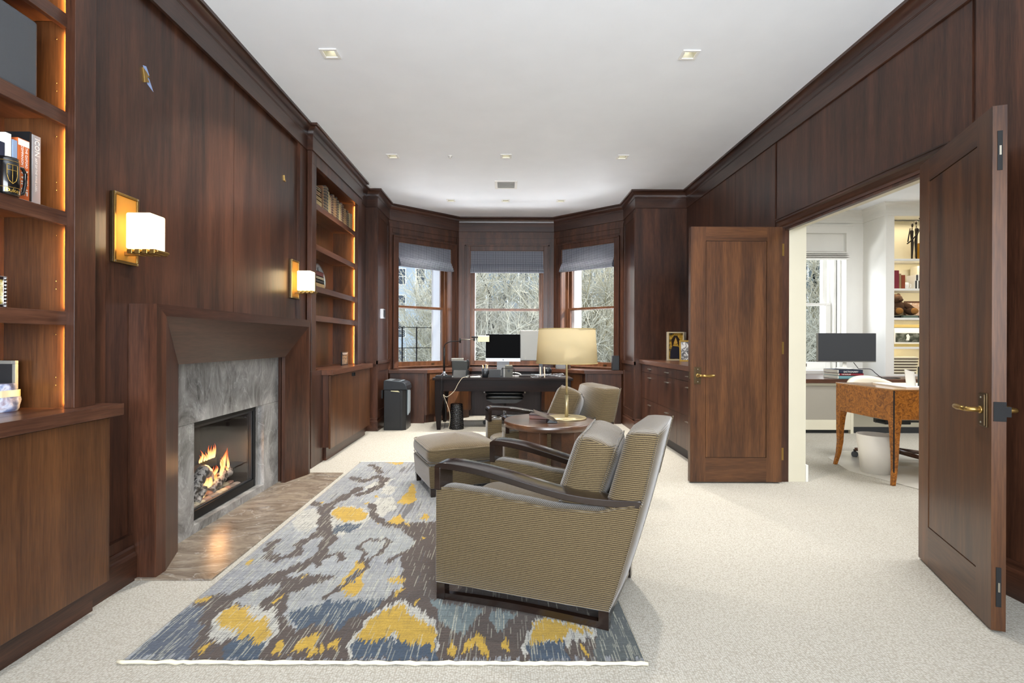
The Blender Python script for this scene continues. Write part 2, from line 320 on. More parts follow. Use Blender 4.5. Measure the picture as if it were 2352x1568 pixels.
# left wall: stiles and panels, opening for the firebox
wl = MB(); wl.cells('x', XL-.10, XL-.034, (2.30, 5.04, 0, HC), [(2.93, 4.52, -1, 1.18)])
wl.box(XL-.10, XL-.034, 5.04, 6.68, 0, .945); wl.box(XL-.10, XL-.034, .82, 2.30, 0, .945); wl.box(XL-.10, XL-.034, 6.68, 7.2, 0, HC); wl.box(XL-.10, XL, -1.7, .82, 0, HC)
for (a, b) in ((2.30, 2.493), (4.846, 5.02), (6.70, 7.2)): wl.box(XL-.034, XL, a, b, 0, HC)
wl.box(XL-.034, XL-.004, 2.493, 4.846, 3.13, HC)
wl.box(XL-.034, XL-.001, 2.493, 2.70, .0, .235); wl.box(XL-.034, XL-.030, 3.722, 4.846, 1.2, 3.13); wl.box(XL-.034, XL-.030, 2.493, 3.718, 1.2, 3.13); wl.box(XL-.034, XL-.030, 2.493, 2.93, .235, 1.2)
struct('wall_left', wl, wz)
# pier on the left of the bay and on the right
for nm, xa, xb, sx in (('wall_bay_pier_left', XL-.1, -1.79, -1), ('wall_bay_pier_right', 1.804, 2.6, 1)):
    p = MB().box(xa, xb, 7.12, 7.84, 0, HC)
    e = xb if sx < 0 else xa
    for (a, b, z0, z1) in ((7.13, 7.215, 0, 3.06), (7.75, 7.835, 0, 3.06), (7.22, 7.745, .18, .28), (7.22, 7.745, .83, .925), (7.22, 7.745, 3.0, 3.06)):
        p.box(min(e, e-sx*.0+(-sx)*.012), max(e, e+(-sx)*.012), a, b, z0, z1)
    struct(nm, p, wz)
rail = MB()
for (x0, x1, y0, y1) in ((-1.93, -1.77, 7.10, 7.12), (-1.792, -1.765, 7.10, 7.84), (1.784, 1.81, 7.10, 7.12), (1.775, 1.806, 7.10, 7.84)): rail.box(x0, x1, y0, y1, .93, .975)
struct('trim_2', rail, wz)
# bay: three walls with a window each
A = Vector((-1.79, 7.84)); B = Vector((-.80, 8.70)); C_ = Vector((.82, 8.70)); D = Vector((1.804, 7.83))
def bayM(P, Q):                                 # local u along the wall (left to right), n into the room (-y), z up
    d = (Q-P).normalized(); return Matrix(((d.x, -d.y, 0, P.x), (d.y, d.x, 0, P.y), (0, 0, 1, 0), (0, 0, 0, 1))), (Q-P).length
ZS, ZT = .845, 2.79                             # sill and head of the window openings
bays = [('left', A, B, .16, 1.16, 1), ('centre', B, C_, .20, 1.445, 2), ('right', C_, D, .155, 1.155, 3)]
def patmat():
    m, nt, b = nodes('patterned_shade_fabric'); tc = N(nt, 'ShaderNodeTexCoord'); L = nt.links.new
    mp = N(nt, 'ShaderNodeMapping'); mp.inputs['Scale'].default_value = (56, 56, 56); L(tc.outputs['Object'], mp.inputs[0])
    sp = N(nt, 'ShaderNodeSeparateXYZ'); L(mp.outputs[0], sp.inputs[0])
    a = N(nt, 'ShaderNodeMath', operation='MULTIPLY'); L(sp.outputs['X'], a.inputs[0]); a.inputs[1].default_value = 1.15
    def fn(o):
        q = N(nt, 'ShaderNodeMath', operation=o); L(a.outputs[0], q.inputs[0]); L(sp.outputs['Z'], q.inputs[1])
        f = N(nt, 'ShaderNodeMath', operation='MULTIPLY'); f.inputs[1].default_value = math.pi; L(q.outputs[0], f.inputs[0]); s = N(nt, 'ShaderNodeMath', operation='SINE'); L(f.outputs[0], s.inputs[0]); return s
    s1, s2 = fn('ADD'), fn('SUBTRACT')
    mu = N(nt, 'ShaderNodeMath', operation='MULTIPLY'); L(s1.outputs[0], mu.inputs[0]); L(s2.outputs[0], mu.inputs[1])
    rp = N(nt, 'ShaderNodeValToRGB'); e = rp.color_ramp.elements; e[0].position = .0; e[1].position = .3; e[0].color = srgb('#343945'); e[1].color = srgb('#9a9ea8'); L(mu.outputs[0], rp.inputs[0])
    L(rp.outputs[0], b.inputs['Base Color']); b.inputs['Roughness'].default_value = .8; return m
m_pat = patmat()
glows = {}
for nm, P, Q, u0, u1, k in bays:
    M, Lw = bayM(P, Q)
    w = MB(); t = .34
    def rb(u_0, u_1, n0, n1, z0, z1): w.box(u_0, u_1, n0, n1, z0, z1, M)
    for (a, b, z0, z1) in ((0, u0, 0, HC), (u1, Lw, 0, HC), (u0, u1, 0, ZS), (u0, u1, ZT, HC)): w.box(a, b, 0, .16, z0, z1, M)
    # frieze board, panel lines above the window
    w.box(.0, Lw, -.010, 0, 3.0, 3.06, M)
    w.box(.0, .055, -.010, 0, .83, 2.995, M); w.box(Lw-.055, Lw, -.010, 0, .83, 2.995, M); w.box(.062, Lw-.062, -.008, 0, 2.92, 2.985, M)
    struct('wall_bay_'+nm, w, wz)
    # outside masonry reveal
    mas = MB()
    for (a, b, z0, z1) in ((-.5, u0+.06, 0, HC), (u1-.02, Lw+.5, 0, HC), (u0, u1, 0, ZS), (u0+.06, u1-.02, ZT, HC)): mas.box(a, b, .30, .52, z0, z1, M)
    struct('wall_bay_masonry_'+nm, mas, plain('white_masonry', '#cfd0d2', .8))
    win = bpy.data.objects.new('window_%d' % k, None); COL.objects.link(win); win['kind'] = 'structure'; win.location = ((P+Q)/2).to_3d(); WM[win.name] = Matrix.Translation(win.location)
    fr = MB()                                   # jambs, head and stool of the reveal
    for (a, b, z0, z1) in ((u0-.012, u0+.004, ZS, ZT), (u1-.004, u1+.012, ZS, ZT), (u0, u1, ZT-.004, ZT+.01), (u0, u1, ZS-.02, ZS+.004)): fr.box(a, b, .0, .30, z0, z1, M)
    for (a, b) in ((u0+.002, u0+.035), (u1-.035, u1-.002)):
        fr.box(a, b, .15, .165, ZS, ZT, M); fr.box(a, b, .205, .215, ZS, ZT, M)
    make('window_frame', fr, wsash, win)
    cs = MB()                                   # casing on the room side
    for (a, b, z0, z1) in ((u0-.085, u0, ZS-.02, ZT+.085), (u1, u1+.085, ZS-.02, ZT+.085), (u0, u1, ZT, ZT+.085)):
        cs.box(a, b, -.022, .0, z0, z1, M)
    for (a, b, z0, z1) in ((u0-.095, u0-.07, ZS-.02, ZT+.095), (u1+.07, u1+.095, ZS-.02, ZT+.095), (u0-.095, u1+.095, ZT+.07, ZT+.095)): cs.box(a, b, -.034, .0, z0, z1, M)
    make('window_casing', cs, wz, win, bevel=.004)
    zm = 1.79
    for part, n0, z0, z1 in (('lower_sash', .165, ZS, zm+.03), ('upper_sash', .215, zm-.01, ZT)):
        s = MB(); a, b = u0+.01, u1-.01; wS = .055
        s.box(a, a+wS, n0, n0+.038, z0, z1, M); s.box(b-wS, b, n0, n0+.038, z0, z1, M); s.box(a+wS, b-wS, n0, n0+.038, z0, z0+(.075 if part[0] == 'l' else .035), M); s.box(a+wS, b-wS, n0, n0+.038, z1-.035, z1, M)
        so = make(part, s, wsash, win, bevel=.003)
        g = MB().box(a+wS, b-wS, n0+.016, n0+.02, z0+.03, z1-.03, M); make('pane', g, m_glass, so)
    lk = MB().box((u0+u1)/2-.02 if k == 2 else u1-.28, (u0+u1)/2+.02 if k == 2 else u1-.23, .15, .166, ZS+.012, ZS+.04, M); make('sash_lift', lk, m_brassd, win)
    # roman shade
    b0, b1 = u0+.008, u1-.008
    sh = thing('roman_shade', {1: 'dark patterned roman shade half raised in the left bay window', 2: 'dark patterned roman shade half raised in the middle bay window behind the computer', 3: 'dark patterned roman shade half raised in the right bay window above the lamp'}[k], 'window shade', (0, 0, 0), 0, 'patterned roman shades in the bay')
    sh.location = (M @ Vector(((u0+u1)/2, 0, 2.41)))[:]; WM[sh.name] = Matrix.Translation(sh.location)
    top = MB().box(b0, b1, .006, .014, 2.535, ZT-.004, M); make('shade_panel', top, m_pat, sh)
    fo = MB()
    for q, (zz, dd) in enumerate(((2.475, .05), (2.455, .062), (2.435, .07), (2.415, .075))):
        prof = [(.02, zz+.09), (-dd*.2, zz+.08), (-dd, zz+.012), (-dd*.95, zz), (-dd*.5, zz-.004), (.02, zz+.02)] if q == 0 else [(.02, zz+.022), (-dd, zz+.014), (-dd*1.03, zz+.004), (-dd*.9, zz-.004), (.02, zz+.0)]
        v = [(b0-.01*q*.3, p[0], p[1]) for p in prof]+[(b1+.01*q*.3, p[0], p[1]) for p in prof]; n = len(prof)
        fo.add([M @ Vector(p) for p in v], [tuple(range(n))[::-1], tuple(range(n, 2*n))]+[(i, (i+1) % n, n+(i+1) % n, n+i) for i in range(n)])
    make('shade_folds', fo, m_pat, sh)
# right wall with the double-door opening (wood inside, cream plaster on the office side)
YO0, YO1, ZO = 2.93, 4.60, 2.275
wr = MB(); wr.cells('x', XR+.012, 2.545, (-1.7, 7.2, 0, HC), [(YO0, YO1, 0, ZO)])
for (a, b) in ((-1.7, .8), (.82, 2.742), (4.785, 5.608), (5.611, 6.33), (6.333, 7.12)): wr.box(XR, XR+.012, a, b, 0, HC)
wr.box(XR+.003, XR+.012, 2.768, 4.758, ZO, HC)
struct('wall_right', wr, wz)
wo = MB(); wo.cells('x', 2.5455, 2.70, (-1.7, 8.3, 0, HC), [(YO0+.02, YO1-.0, 0, ZO+.02)])

struct('wall_office_left', wo, m_cream)
jb = MB().box(XR-.055, 2.544, YO1-.004, YO1+.055, 0, ZO-.001); jb.box(XR-.01, 2.544, YO0-.02, YO0+.006, 0, ZO-.001); jb.box(XR-.01, 2.544, YO0+.006, YO1-.006, ZO-.02, ZO+.018)
struct('trim_3', jb, wz)
hd = MB()                                       # moulded head over the doors
prof = [(0, ZO), (.018, ZO), (.018, ZO+.02), (.03, ZO+.03), (.045, ZO+.055), (.062, ZO+.065), (.062, ZO+.08), (.07, ZO+.083), (.07, ZO+.092), (0, ZO+.092)]
hd.prism([(XR-o, z) for o, z in prof], 2.83, 4.655, 'y'); struct('trim_4', hd, wy)
of = MB().box(2.701, 2.722, YO1-.004, YO1+.4, 0, .15); of.box(2.701, 2.722, YO0-1, YO0, 0, .15); struct('baseboard_office', of, m_white)
# unseen wall behind the camera, windows put in for the rear fill light
wb = MB().cells('y', -1.72, -1.6, (-2.6, 2.7, 0, HC), [(-1.5, 1.9, .65, 2.85)]); struct('wall_back', wb, wz)
for i, (a, b) in enumerate(((-1.5, -.4), (-.35, .75), (.8, 1.9))):
    win = bpy.data.objects.new('window_%d' % (i+4), None); COL.objects.link(win); win['kind'] = 'structure'; win.location = ((a+b)/2, -1.65, .65); WM[win.name] = Matrix.Translation(win.location)
    f = MB().cells('y', -1.72, -1.68, (a, b, .65, 2.85), [(a+.06, b-.06, .72, 1.72), (a+.06, b-.06, 1.78, 2.79)]); make('window_frame', f, wsash, win)
    make('pane', MB().box(a+.06, b-.06, -1.705, -1.70, .72, 2.79), m_glass, win)
# cornice all round
path = [(XL, -1.6), (XL, .80), (XB, .80), (XB, 2.366), (XL, 2.366), (XL, 5.0), (XB, 5.0), (XB, 6.73), (XL, 6.73), (XL, 7.12), (-1.79, 7.12), (-1.79, 7.84), (-.80, 8.70), (.82, 8.70), (1.804, 7.83), (1.804, 7.12), (XR, 7.12), (XR, -1.6)]
prof = [(0, 3.108), (.012, 3.111), (.012, 3.244), (.015, 3.246), (.015, 3.250)]+[(.018+.052*(1-math.cos(a)), 3.254+.072*math.sin(a)) for a in [i*math.pi/2/10 for i in range(11)]]+[(.076, 3.328), (.076, 3.352)]
# frieze joints and cornice as one swept moulding
cr = MB().sweep(path, prof, 1); cro = struct('trim_1', cr, wtrim); cro.data.polygons.foreach_set('use_smooth', [True]*len(cro.data.polygons)); cro.data.set_sharp_from_angle(angle=R(25))
prof = [(0, 0), (.022, 0), (.022, .125), (.017, .14), (.012, .146), (.012, .168), (.006, .18), (0, .18)]
bb = MB()
for pth in ([(XL, 2.37), (XL, 2.68)], [(XL, 4.80), (XL, 5.0)], [(XL, 6.74), (XL, 7.12), (-1.79, 7.12), (-1.79, 7.80)]): bb.sweep(pth, prof, 1)
struct('baseboard_left', bb, wy)
bb = MB().sweep([(1.804, 7.80), (1.804, 7.12), (2.0, 7.12)], prof, 1); bb.sweep([(XR, 4.92), (XR, 4.70)], prof, 1); bb.sweep([(XR, 2.7), (XR, -1.6)], prof, 1)
struct('baseboard_right', bb, wy)

# ------------------------------------------------------------ recessed downlights, vent, sprinkler
where = ['nearest the fireplace on the left', 'near the doors on the right', 'in the middle row on the left', 'in the middle row at the centre', 'in the middle row on the right', 'in the far row on the left', 'in the far row at the centre', 'in the far row on the right']
dl = None
for i, (x, y) in enumerate(lights):
    if dl is None:
        dl = thing('downlight', '', 'ceiling light', (x, y, HC), 0, 'square recessed downlights in the ceiling')
        f = MB().cells('z', -.008, .0, (-.063, .063, -.063, .063), [(-.042, .042, -.042, .042)]); make('trim_frame', f, m_white, dl, local=True, bevel=.002)
        c = MB()
        for (a, b, cc, d) in ((-.044, -.042, -.044, .044), (.042, .044, -.044, .044), (-.044, .044, -.044, -.042), (-.044, .044, .042, .044)): c.box(a, b, cc, d, 0, .09)
        c.box(-.044, .044, -.044, .044, .088, .09); make('reflector_box', c, plain('downlight_inner', '#a9a89c', .4, .2), dl, local=True)
        l = MB().lathe([(.0001, .0), (.028, -.004), (.03, .006)], (0, 0, .055), 20); make('lens', l, m_down, dl, local=True)
        o = dl
    else:
        o = dup(dl); place(o, (x, y, HC), 0)
    o['label'] = 'square white recessed downlight, '+where[i]
    light('downlight_lamp', 'AREA', (x, y, HC-.012), (0, 0, 0), 20, (1.0, .95, .88), shape='SQUARE', size=.07, spread=R(105))
v = thing('air_vent', 'white square air vent grille in the ceiling near the bay', 'air vent', (0, 6.85, HC))
make('vent_frame', MB().cells('z', -.012, 0, (-.15, .15, -.17, .17), [(-.115, .115, -.135, .135)]), m_white, v, local=True, bevel=.003)
make('vent_back', MB().box(-.115, .115, -.135, .135, -.002, 0), plain('vent_grey', '#9c9ea0', .6), v, local=True)
for k in range(5):
    make('louvre', MB().box(-.11, .11, -.11+k*.05, -.075+k*.05, -.010, -.003, Matrix.Rotation(.0, 4, 'X')), m_silver, v, local=True)
sp = MB().lathe([(.028, 0), (.026, -.006), (.008, -.008), (.006, -.022), (.014, -.024), (.014, -.028)], (-.634, 5.80, HC), 16); solo('sprinkler_head', sp, m_white, 'small white sprinkler head in the ceiling left of the middle downlight', 'sprinkler')

# ------------------------------------------------------------ double door leaves
def door_leaf(k, x_hinge_left, label):
    d = bpy.data.objects.new('door_%d' % k, None); COL.objects.link(d); d['kind'] = 'structure'; WM[d.name] = Matrix()
    w, h, t = .812, 2.262, .05; z0 = .012
    st, rt, rbm = .135, .125, .215; g = .004
    for (a, b) in ((0, st), (w-st, w)): make('door_stile', MB().box(a, b, 0, t, z0, h+z0), wzl, d, local=True)
    for (a, b) in ((z0, z0+rbm), (z0+h-rt, z0+h)): make('door_rail', MB().box(st, w-st, 0, t, a, b), wxl, d, local=True)
    make('door_panel', MB().box(st+g, w-st-g, .0025, t-.0025, z0+rbm+g, z0+h-rt-g), wzl, d, local=True)
    make('panel_groove', MB().box(st-.002, w-st+.002, .012, t-.012, z0+rbm-.002, z0+h-rt+.002), m_void, d, local=True)
    return d
def lever(d, x, z, y, s, dirx):                 # s: -1 front face, +1 back face (local y)
    M = Matrix.Translation((x, y, z)) @ Matrix.Diagonal((1, -s, 1, 1))       # local: -y*... out of the face
    p = MB(); p.box(-.031, .031, 0 if s < 0 else 0, .006, -.075, .075, Matrix.Translation((x, y, z)) @ Matrix.Diagonal((1, s, 1, 1))); p.box(-.025, .025, .006, .012, -.069, .069, Matrix.Translation((x, y, z)) @ Matrix.Diagonal((1, s, 1, 1)))
    pl = make('handle_plate', p, m_brassd, d, local=True, bevel=.0015)
    sc = MB()
    for zz in (-.055, .055): sc.lathe([(.005, 0), (.004, .003), (.0001, .004)], (0, 0, 0), 10, True, Matrix.Translation((x, y+s*.012, z+zz)) @ Matrix.Rotation(R(90)*(1 if s < 0 else -1), 4, 'X'))
    make('screw', sc, m_nickel, pl, local=True)
    hd = MB(); y1 = y+s*.012; pts = [(x, y1, z), (x, y1+s*.03, z), (x+dirx*.004, y1+s*.045, z), (x+dirx*.016, y1+s*.052, z)]
    hd.tube(pts, [.013, .011, .011, .011], 14)
    hd.lathe([(.017, 0), (.017, .006), (.013, .008)], (0, 0, 0), 16, True, Matrix.Translation((x, y1, z)) @ Matrix.Rotation(R(90)*(1 if s < 0 else -1), 4, 'X'))
    hd.tube([(x+dirx*.012, y1+s*.05, z), (x+dirx*.05, y1+s*.052, z), (x+dirx*.09, y1+s*.050, z), (x+dirx*.125, y1+s*.046, z), (x+dirx*.135, y1+s*.045, z)], [.010, .011, .014, .012, .006], 14)
    make('door_handle', hd, m_brass, d, local=True, smooth=True)
HZ = .955
d1 = door_leaf(1, 0, '')
lever(d1, .062, HZ, 0, -1, 1); lever(d1, .062, HZ, .05, 1, 1)
make('latch', MB().box(-.004, .0, .012, .038, HZ-.03, HZ+.03), m_brassd, d1, local=True)
place(d1, (1.640, 4.540, 0), 0)
hg = MB()
d2 = door_leaf(2, 0, '')
# leaf 2 folds back towards the camera; local x runs from the free edge to the hinge
lever(d2, .062, HZ, 0, -1, 1); lever(d2, .062, HZ, .05, 1, 1)
lp = make('latch_plate', MB().box(-.003, .0, .0, .044, HZ-.042, HZ+.042), m_void, d2, local=True, bevel=.001)
make('latch_lip', MB().box(-.003, .001, -.016, .002, HZ-.022, HZ+.022), m_void, lp, local=True)
for zz, nm in ((2.08, 'upper'), (.20, 'lower')):
    b = make('flush_bolt', MB().box(-.003, 0, .016, .034, zz-.085, zz+.085), m_void, d2, local=True, bevel=.001)
    make('bolt_slide', MB().box(-.006, -.002, .0215, .0285, zz-.02, zz+.02), m_nickel, b, local=True)
fx, fy, hx, hy = 2.103, 2.214, 2.398, 2.966
place(d2, (fx+.0466, fy-.0183, 0), math.atan2(hy-fy, hx-fx))
# hinges on the far jamb
for z in (2.08, 1.20, .25):
    h = MB().box(2.466, 2.496, 4.590, 4.5955, z-.055, z+.055)
    for (a, b) in ((2.474, z-.04), (2.488, z-.014), (2.474, z+.014), (2.488, z+.04)): h.lathe([(.0035, 0), (.003, .0015)], (0, 0, 0), 8, False, Matrix.Translation((a, 4.590, b)) @ Matrix.Rotation(R(90), 4, 'X'))
    h.tube([(2.462, 4.586, z-.056), (2.462, 4.586, z+.056)], .006, 10)
    hgx = make('hinge', h, m_brass, None); hgx['kind'] = 'structure'
# ------------------------------------------------------------ built-in bookcases on the left wall
def bookcase(y0, y1, o0, o1, ztop, shelves, label, near):
    """unit from y0..y1, opening o0..o1 in the face frame; niche goes back from the front plane"""
    t = thing('built_in_bookcase', label, 'bookcase', (XB, (y0+y1)/2, .95))
    xbk = -2.22
    f = MB().cells('x', XB-.045, XB, (y0, y1, .95, HC), [(o0, o1, .95, ztop)])
    if not near: f.box(XB-.045, XB, y0, 5.32, 0, .949)
    make('face_frame', f, wz, t, bevel=.002)
    make('side_panel', MB().box(xbk, XB-.045, o1+.014, o1+.034, .95, HC-.02), wzl, t)
    make('side_panel', MB().box(xbk, XB-.045, o0-.034, o0-.014, .95, HC-.02), wzl, t)
    make('back_panel', MB().box(xbk-.02, xbk, o0-.034, o1+.034, .95, HC-.02), wz, t)
    make('top_panel', MB().box(xbk, XB-.045, o0-.02, o1+.02, ztop+.02, ztop+.045), wy, t)
    for z in shelves:
        s = make('shelf', MB().box(xbk, XB-.038, o0-.010, o1+.010, z-.022, z), wyl, t)
        make('shelf_lip', MB().box(XB-.060, XB-.036, o0-.006, o1+.006, z-.060, z+.0), wyl, s, bevel=.0015)
    for z in [.95+.10, .95+.135]+[q for z0 in shelves for q in (z0+.10, z0+.135, z0-.10)]:
        make('shelf_pin', MB().lathe([(.003, 0), (.002, .002)], (0, 0, 0), 6, False, Matrix.Translation((-1.99, o1+.0145, z)) @ Matrix.Rotation(R(90), 4, 'X')), m_brassd, t)
    for yy, sg in ((o1+.010, 1), (o0-.010, -1)):
        for za, zb in zip([.95]+shelves, [z-.06 for z in shelves]+[ztop]):
            make('light_strip', MB().box(XB-.0475, XB-.0455, yy-.0035, yy+.0035, za+.01, zb-.01), m_led, t)
            if za < 3: light('shelf_led', 'AREA', (XB-.0485, yy, (za+zb)/2), look((-1, .75*sg, 0)), 5.5*(zb-za), (1.0, .60, .19), shape='RECTANGLE', size=.005, size_y=zb-za-.03)
    return t
bookcase(.80, 2.366, .93, 2.251, 3.02, [1.375, 1.812, 2.25, 2.68], 'built-in walnut bookcase at the left picture edge holding a mug, books and a speaker', True)
bookcase(5.0, 6.73, 5.12, 6.57, 2.99, [1.51, 1.81, 2.235, 2.65], 'built-in walnut bookcase between the fireplace and the bay with old books on its top shelf', False)
def base_cabinet(y0, y1, doors, label, clabel, xf, yc0, yc1, zc=.95, zb=.14):
    t = thing('base_cabinet', label, 'cabinet', (-1.9, (y0+y1)/2, 0))
    make('cabinet_body', MB().box(XL-.0, xf-.022, y0, y1, zb, zc-.058), wz, t)
    make('toe_kick', MB().box(XL, xf-.055, y0+.03, y1-.03, 0, zb), wy, t)
    n = len(doors)-1; step = None
    for i in range(n):
        a, b = doors[i], doors[i+1]
        d = make('cabinet_door', MB().box(xf-.020, xf, a+.0015, b-.0015, zb-.012, zc-.062), wzl, t, bevel=.001)
        ph = (b-.028 if i % 2 == 0 else a+.028)
        k = MB().box(xf, xf+.022, ph-.006, ph+.006, zc-.115, zc-.075)
        if y0 > 3: make('handle', k, m_blackm, d, bevel=.001)
    c = MB().box(XL-.0, xf+.032, yc0, yc1, zc-.055, zc); c.box(-2.22, XL, max(yc0, y0+.05), min(yc1, y1-.05), zc-.055, zc)
    solo('countertop', c, wyl, clabel, 'countertop', bevel=.002)
base_cabinet(.82, 2.395, [.82, 1.345, 1.87, 2.395], 'walnut base cabinet at the left picture edge under the mug shelves', 'walnut countertop with the glass sculpture on it', -1.848, .80, 2.44)
base_cabinet(5.32, 6.86, [5.32, 6.09, 6.86], 'walnut base cabinet with two doors and black pulls left of the shredder', 'walnut countertop below the old-book shelves with a small dark picture', -1.815, 5.285, 6.89)
# things on the near shelves
def book(x0, x1, y0, y1, z0, z1, mat, label, group=None, pages='top', cat='book'):
    t = thing('book', label, cat, ((x0+x1)/2, (y0+y1)/2, z0), 0, group)
    th = .003
    return t
def upright_book(ys, w, h, dpt, xs, z, mat, label, group=None, lean=0):
    t = thing('book', label, 'book', (xs-dpt/2, ys+w/2, z), 0, group)
    c = MB().box(xs-.004, xs, ys, ys+w, z, z+h); c.box(xs-dpt, xs-.004, ys, ys+.003, z, z+h); c.box(xs-dpt, xs-.004, ys+w-.003, ys+w, z, z+h)
    make('cover', c, mat, t, bevel=.001)
    make('pages', MB().box(xs-dpt+.005, xs-.005, ys+.003, ys+w-.003, z+.004, z+h-.004), m_paper, t)
    return t
xs = -1.985
def spine_text(t, body, size, y, z, mat, xx=None, up=False):       # reads downwards
    text('lettering', body, size, frameM(((xx or xs)+.0006, y, z), (0, 0, -1), (0, 1, 0)), mat, t)
b = upright_book(2.144, .040, .300, .22, xs, 1.812, plain('silver_cover', '#a9adb0', .35, .3), 'tall silver wine label book, rightmost on the mug shelf')
spine_text(b, 'ICON', .030, 2.166, 2.062, m_paper); spine_text(b, 'ART OF THE WINE LABEL', .0125, 2.162, 1.945, m_paper)
make('slipcase', MB().box(xs-.23, xs-.001, 2.134, 2.143, 1.812, 2.118), m_black, b)
b = upright_book(2.082, .050, .262, .20, xs, 1.812, m_orange, 'orange wine companion book behind the black mug handle')
text('lettering', 'THE OXFORD', .0135, frameM((xs+.0008, 2.118, 2.0), (0, 0, -1), (0, 1, 0)), m_paper, b); text('lettering', 'COMPANION TO', .0135, frameM((xs+.0008, 2.100, 1.995), (0, 0, -1), (0, 1, 0)), m_paper, b); text('lettering', 'WINE', .04, frameM((xs+.0008, 2.108, 1.895), (0, 0, -1), (0, 1, 0)), m_paper, b, bold=True)
make('title_band', MB().box(xs, xs+.0006, 2.083, 2.131, 2.045, 2.071), m_paper, b)
upright_book(2.060, .019, .245, .19, xs, 1.812, plain('blue_white_cover', '#8fa3c0', .4), 'thin pale blue book beside the orange wine book')
upright_book(2.030, .024, .262, .19, xs, 1.812, m_paper, 'white book in the row behind the black mug')
upright_book(1.995, .032, .218, .19, xs, 1.812, m_navy, 'dark navy book at the left of the row behind the mug')
m_crest = m_gold
t = thing('souvenir_mug', 'black tall mug with a gold crest and university name', 'mug', (-1.945, 1.998, 1.812))
mg = MB().lathe([(.034, 0), (.037, .01), (.038, .05), (.036, .11), (.0345, .138), (.033, .146), (.030, .146), (.031, .12), (.033, .05), (.0001, .012)], (0, 0, 0), 32); make('mug_body', mg, plain('black_glaze', '#111112', .12, coat=.6), t, local=True)
h = MB().tube([(.004, .034, .120), (.004, .058, .124), (.004, .070, .105), (.004, .068, .06), (.004, .060, .025), (.004, .034, .012)], .0065, 10); make('mug_handle', h, plain('black_glaze2', '#111112', .12, coat=.6), t, local=True, smooth=True)
cst = MB(); rr = .0386                          # crest wrapped on the body, facing the room and camera
def cyl(a, z): return (rr*math.cos(a), rr*math.sin(a), z)
a0 = -.42
sh_ = [(-.42, .115), (.42, .115), (.42, .075), (.30, .055), (0, .042), (-.30, .055), (-.42, .075)]
for i in range(7):
    p, q = sh_[i], sh_[(i+1) % 7]; cst.tube([cyl(a0+p[0]+(q[0]-p[0])*k/4, p[1]+(q[1]-p[1])*k/4) for k in range(5)], .0009, 5)
cst.tube([cyl(a0, z) for z in (.115, .08, .043)], .0008, 5); cst.tube([cyl(a0-.42+.84*k/5, .094) for k in range(6)], .0008, 5)
for z in (.130, .028): cst.tube([cyl(2*math.pi*k/32, z) for k in range(32)], .0007, 4, closed=True)
make('crest', cst, m_crest, t, local=True)
for i, ch in enumerate('Duke'):
    a = a0-.40+i*.27; Mx = Matrix.Translation(cyl(a, .016)) @ Matrix.Rotation(a+R(90), 4, 'Z') @ Matrix.Rotation(R(90), 4, 'X'); text('lettering', ch, .022, Matrix.Translation((-1.945, 1.998, 1.812)) @ Mx, m_crest, t)
s = thing('bookshelf_speaker', 'dark grey box speaker on the upper left shelf', 'speaker', (-2.04, 1.96, 2.25))
make('cabinet', MB().box(-2.18, -1.945, 1.72, 2.128, 2.25, 2.565), plain('speaker_grey', '#45474a', .55, bump=.3, bscale=300), s, bevel=.012, seg=3)
make('grille', MB().box(-2.17, -1.955, 1.700, 1.722, 2.262, 2.553), m_black, s, bevel=.008)
pf = thing('photo_frame', 'small beaded silver photo frame with an autumn picture on the lower left shelf', 'picture frame', (-1.99, 1.95, 1.375))
make('frame', MB().cells('x', -1.99, -1.975, (1.87, 2.03, 1.375, 1.500), [(1.885, 2.015, 1.39, 1.485)]), m_chrome, pf, bevel=.002)
bd = MB()
for k in range(9):
    for yy in (1.878, 2.022): bd.ball((-1.974, yy, 1.382+k*.0138), .0045, 8)
make('beading', bd, m_chrome, pf)
def picmat(name, cols, sc=8):
    m, nt, b = nodes(name); tc = N(nt, 'ShaderNodeTexCoord'); nz = N(nt, 'ShaderNodeTexNoise'); nz.inputs['Scale'].default_value = sc; nz.inputs['Detail'].default_value = 4; nz.inputs['Distortion'].default_value = .6; nt.links.new(tc.outputs['Object'], nz.inputs[0])
    rp = N(nt, 'ShaderNodeValToRGB'); rp.color_ramp.interpolation = 'LINEAR'; e = rp.color_ramp.elements; n = len(cols)
    e[0].position = .32; e[0].color = srgb(cols[0]); e[1].position = .68; e[1].color = srgb(cols[-1])
    for i in range(1, n-1): q = e.new(.32+.36*i/(n-1)); q.color = srgb(cols[i])
    nt.links.new(nz.outputs['Fac'], rp.inputs[0]); nt.links.new(rp.outputs[0], b.inputs['Base Color']); b.inputs['Roughness'].default_value = .3; return m
make('picture', MB().box(-1.985, -1.980, 1.885, 2.015, 1.39, 1.485), picmat('autumn_picture', ['#3d4a2a', '#a88b2f', '#d9cfa0', '#7f8ba0'], 40), pf)
g = MB(); n_, m_ = 24, 10                       # glass lump: twisted rounded block
def gl(u, v):
    a = u*2*math.pi; z = v*.115; sq = 1/max(abs(math.cos(a)), abs(math.sin(a)))**.55; r = (.062-.010*v+.004*math.sin(5*a+9*v))*sq*(1 if .04 < v < .97 else .9)
    return (-2.115+r*math.cos(a), 2.13+r*math.sin(a), .951+z)
g.grid(n_, m_, gl); g.prism([gl(i/n_, 1)[:2] for i in range(n_)], 1.064, 1.0665, 'z')
gs = thing('glass_sculpture', 'rounded blue-violet glass lump with a cream band on the left countertop', 'sculpture', (-2.115, 2.13, .95))
make('glass_body', g, picmat('swirled_glass', ['#2c3350', '#6f7fa8', '#c9cfe0', '#7d5560'], 14), gs)
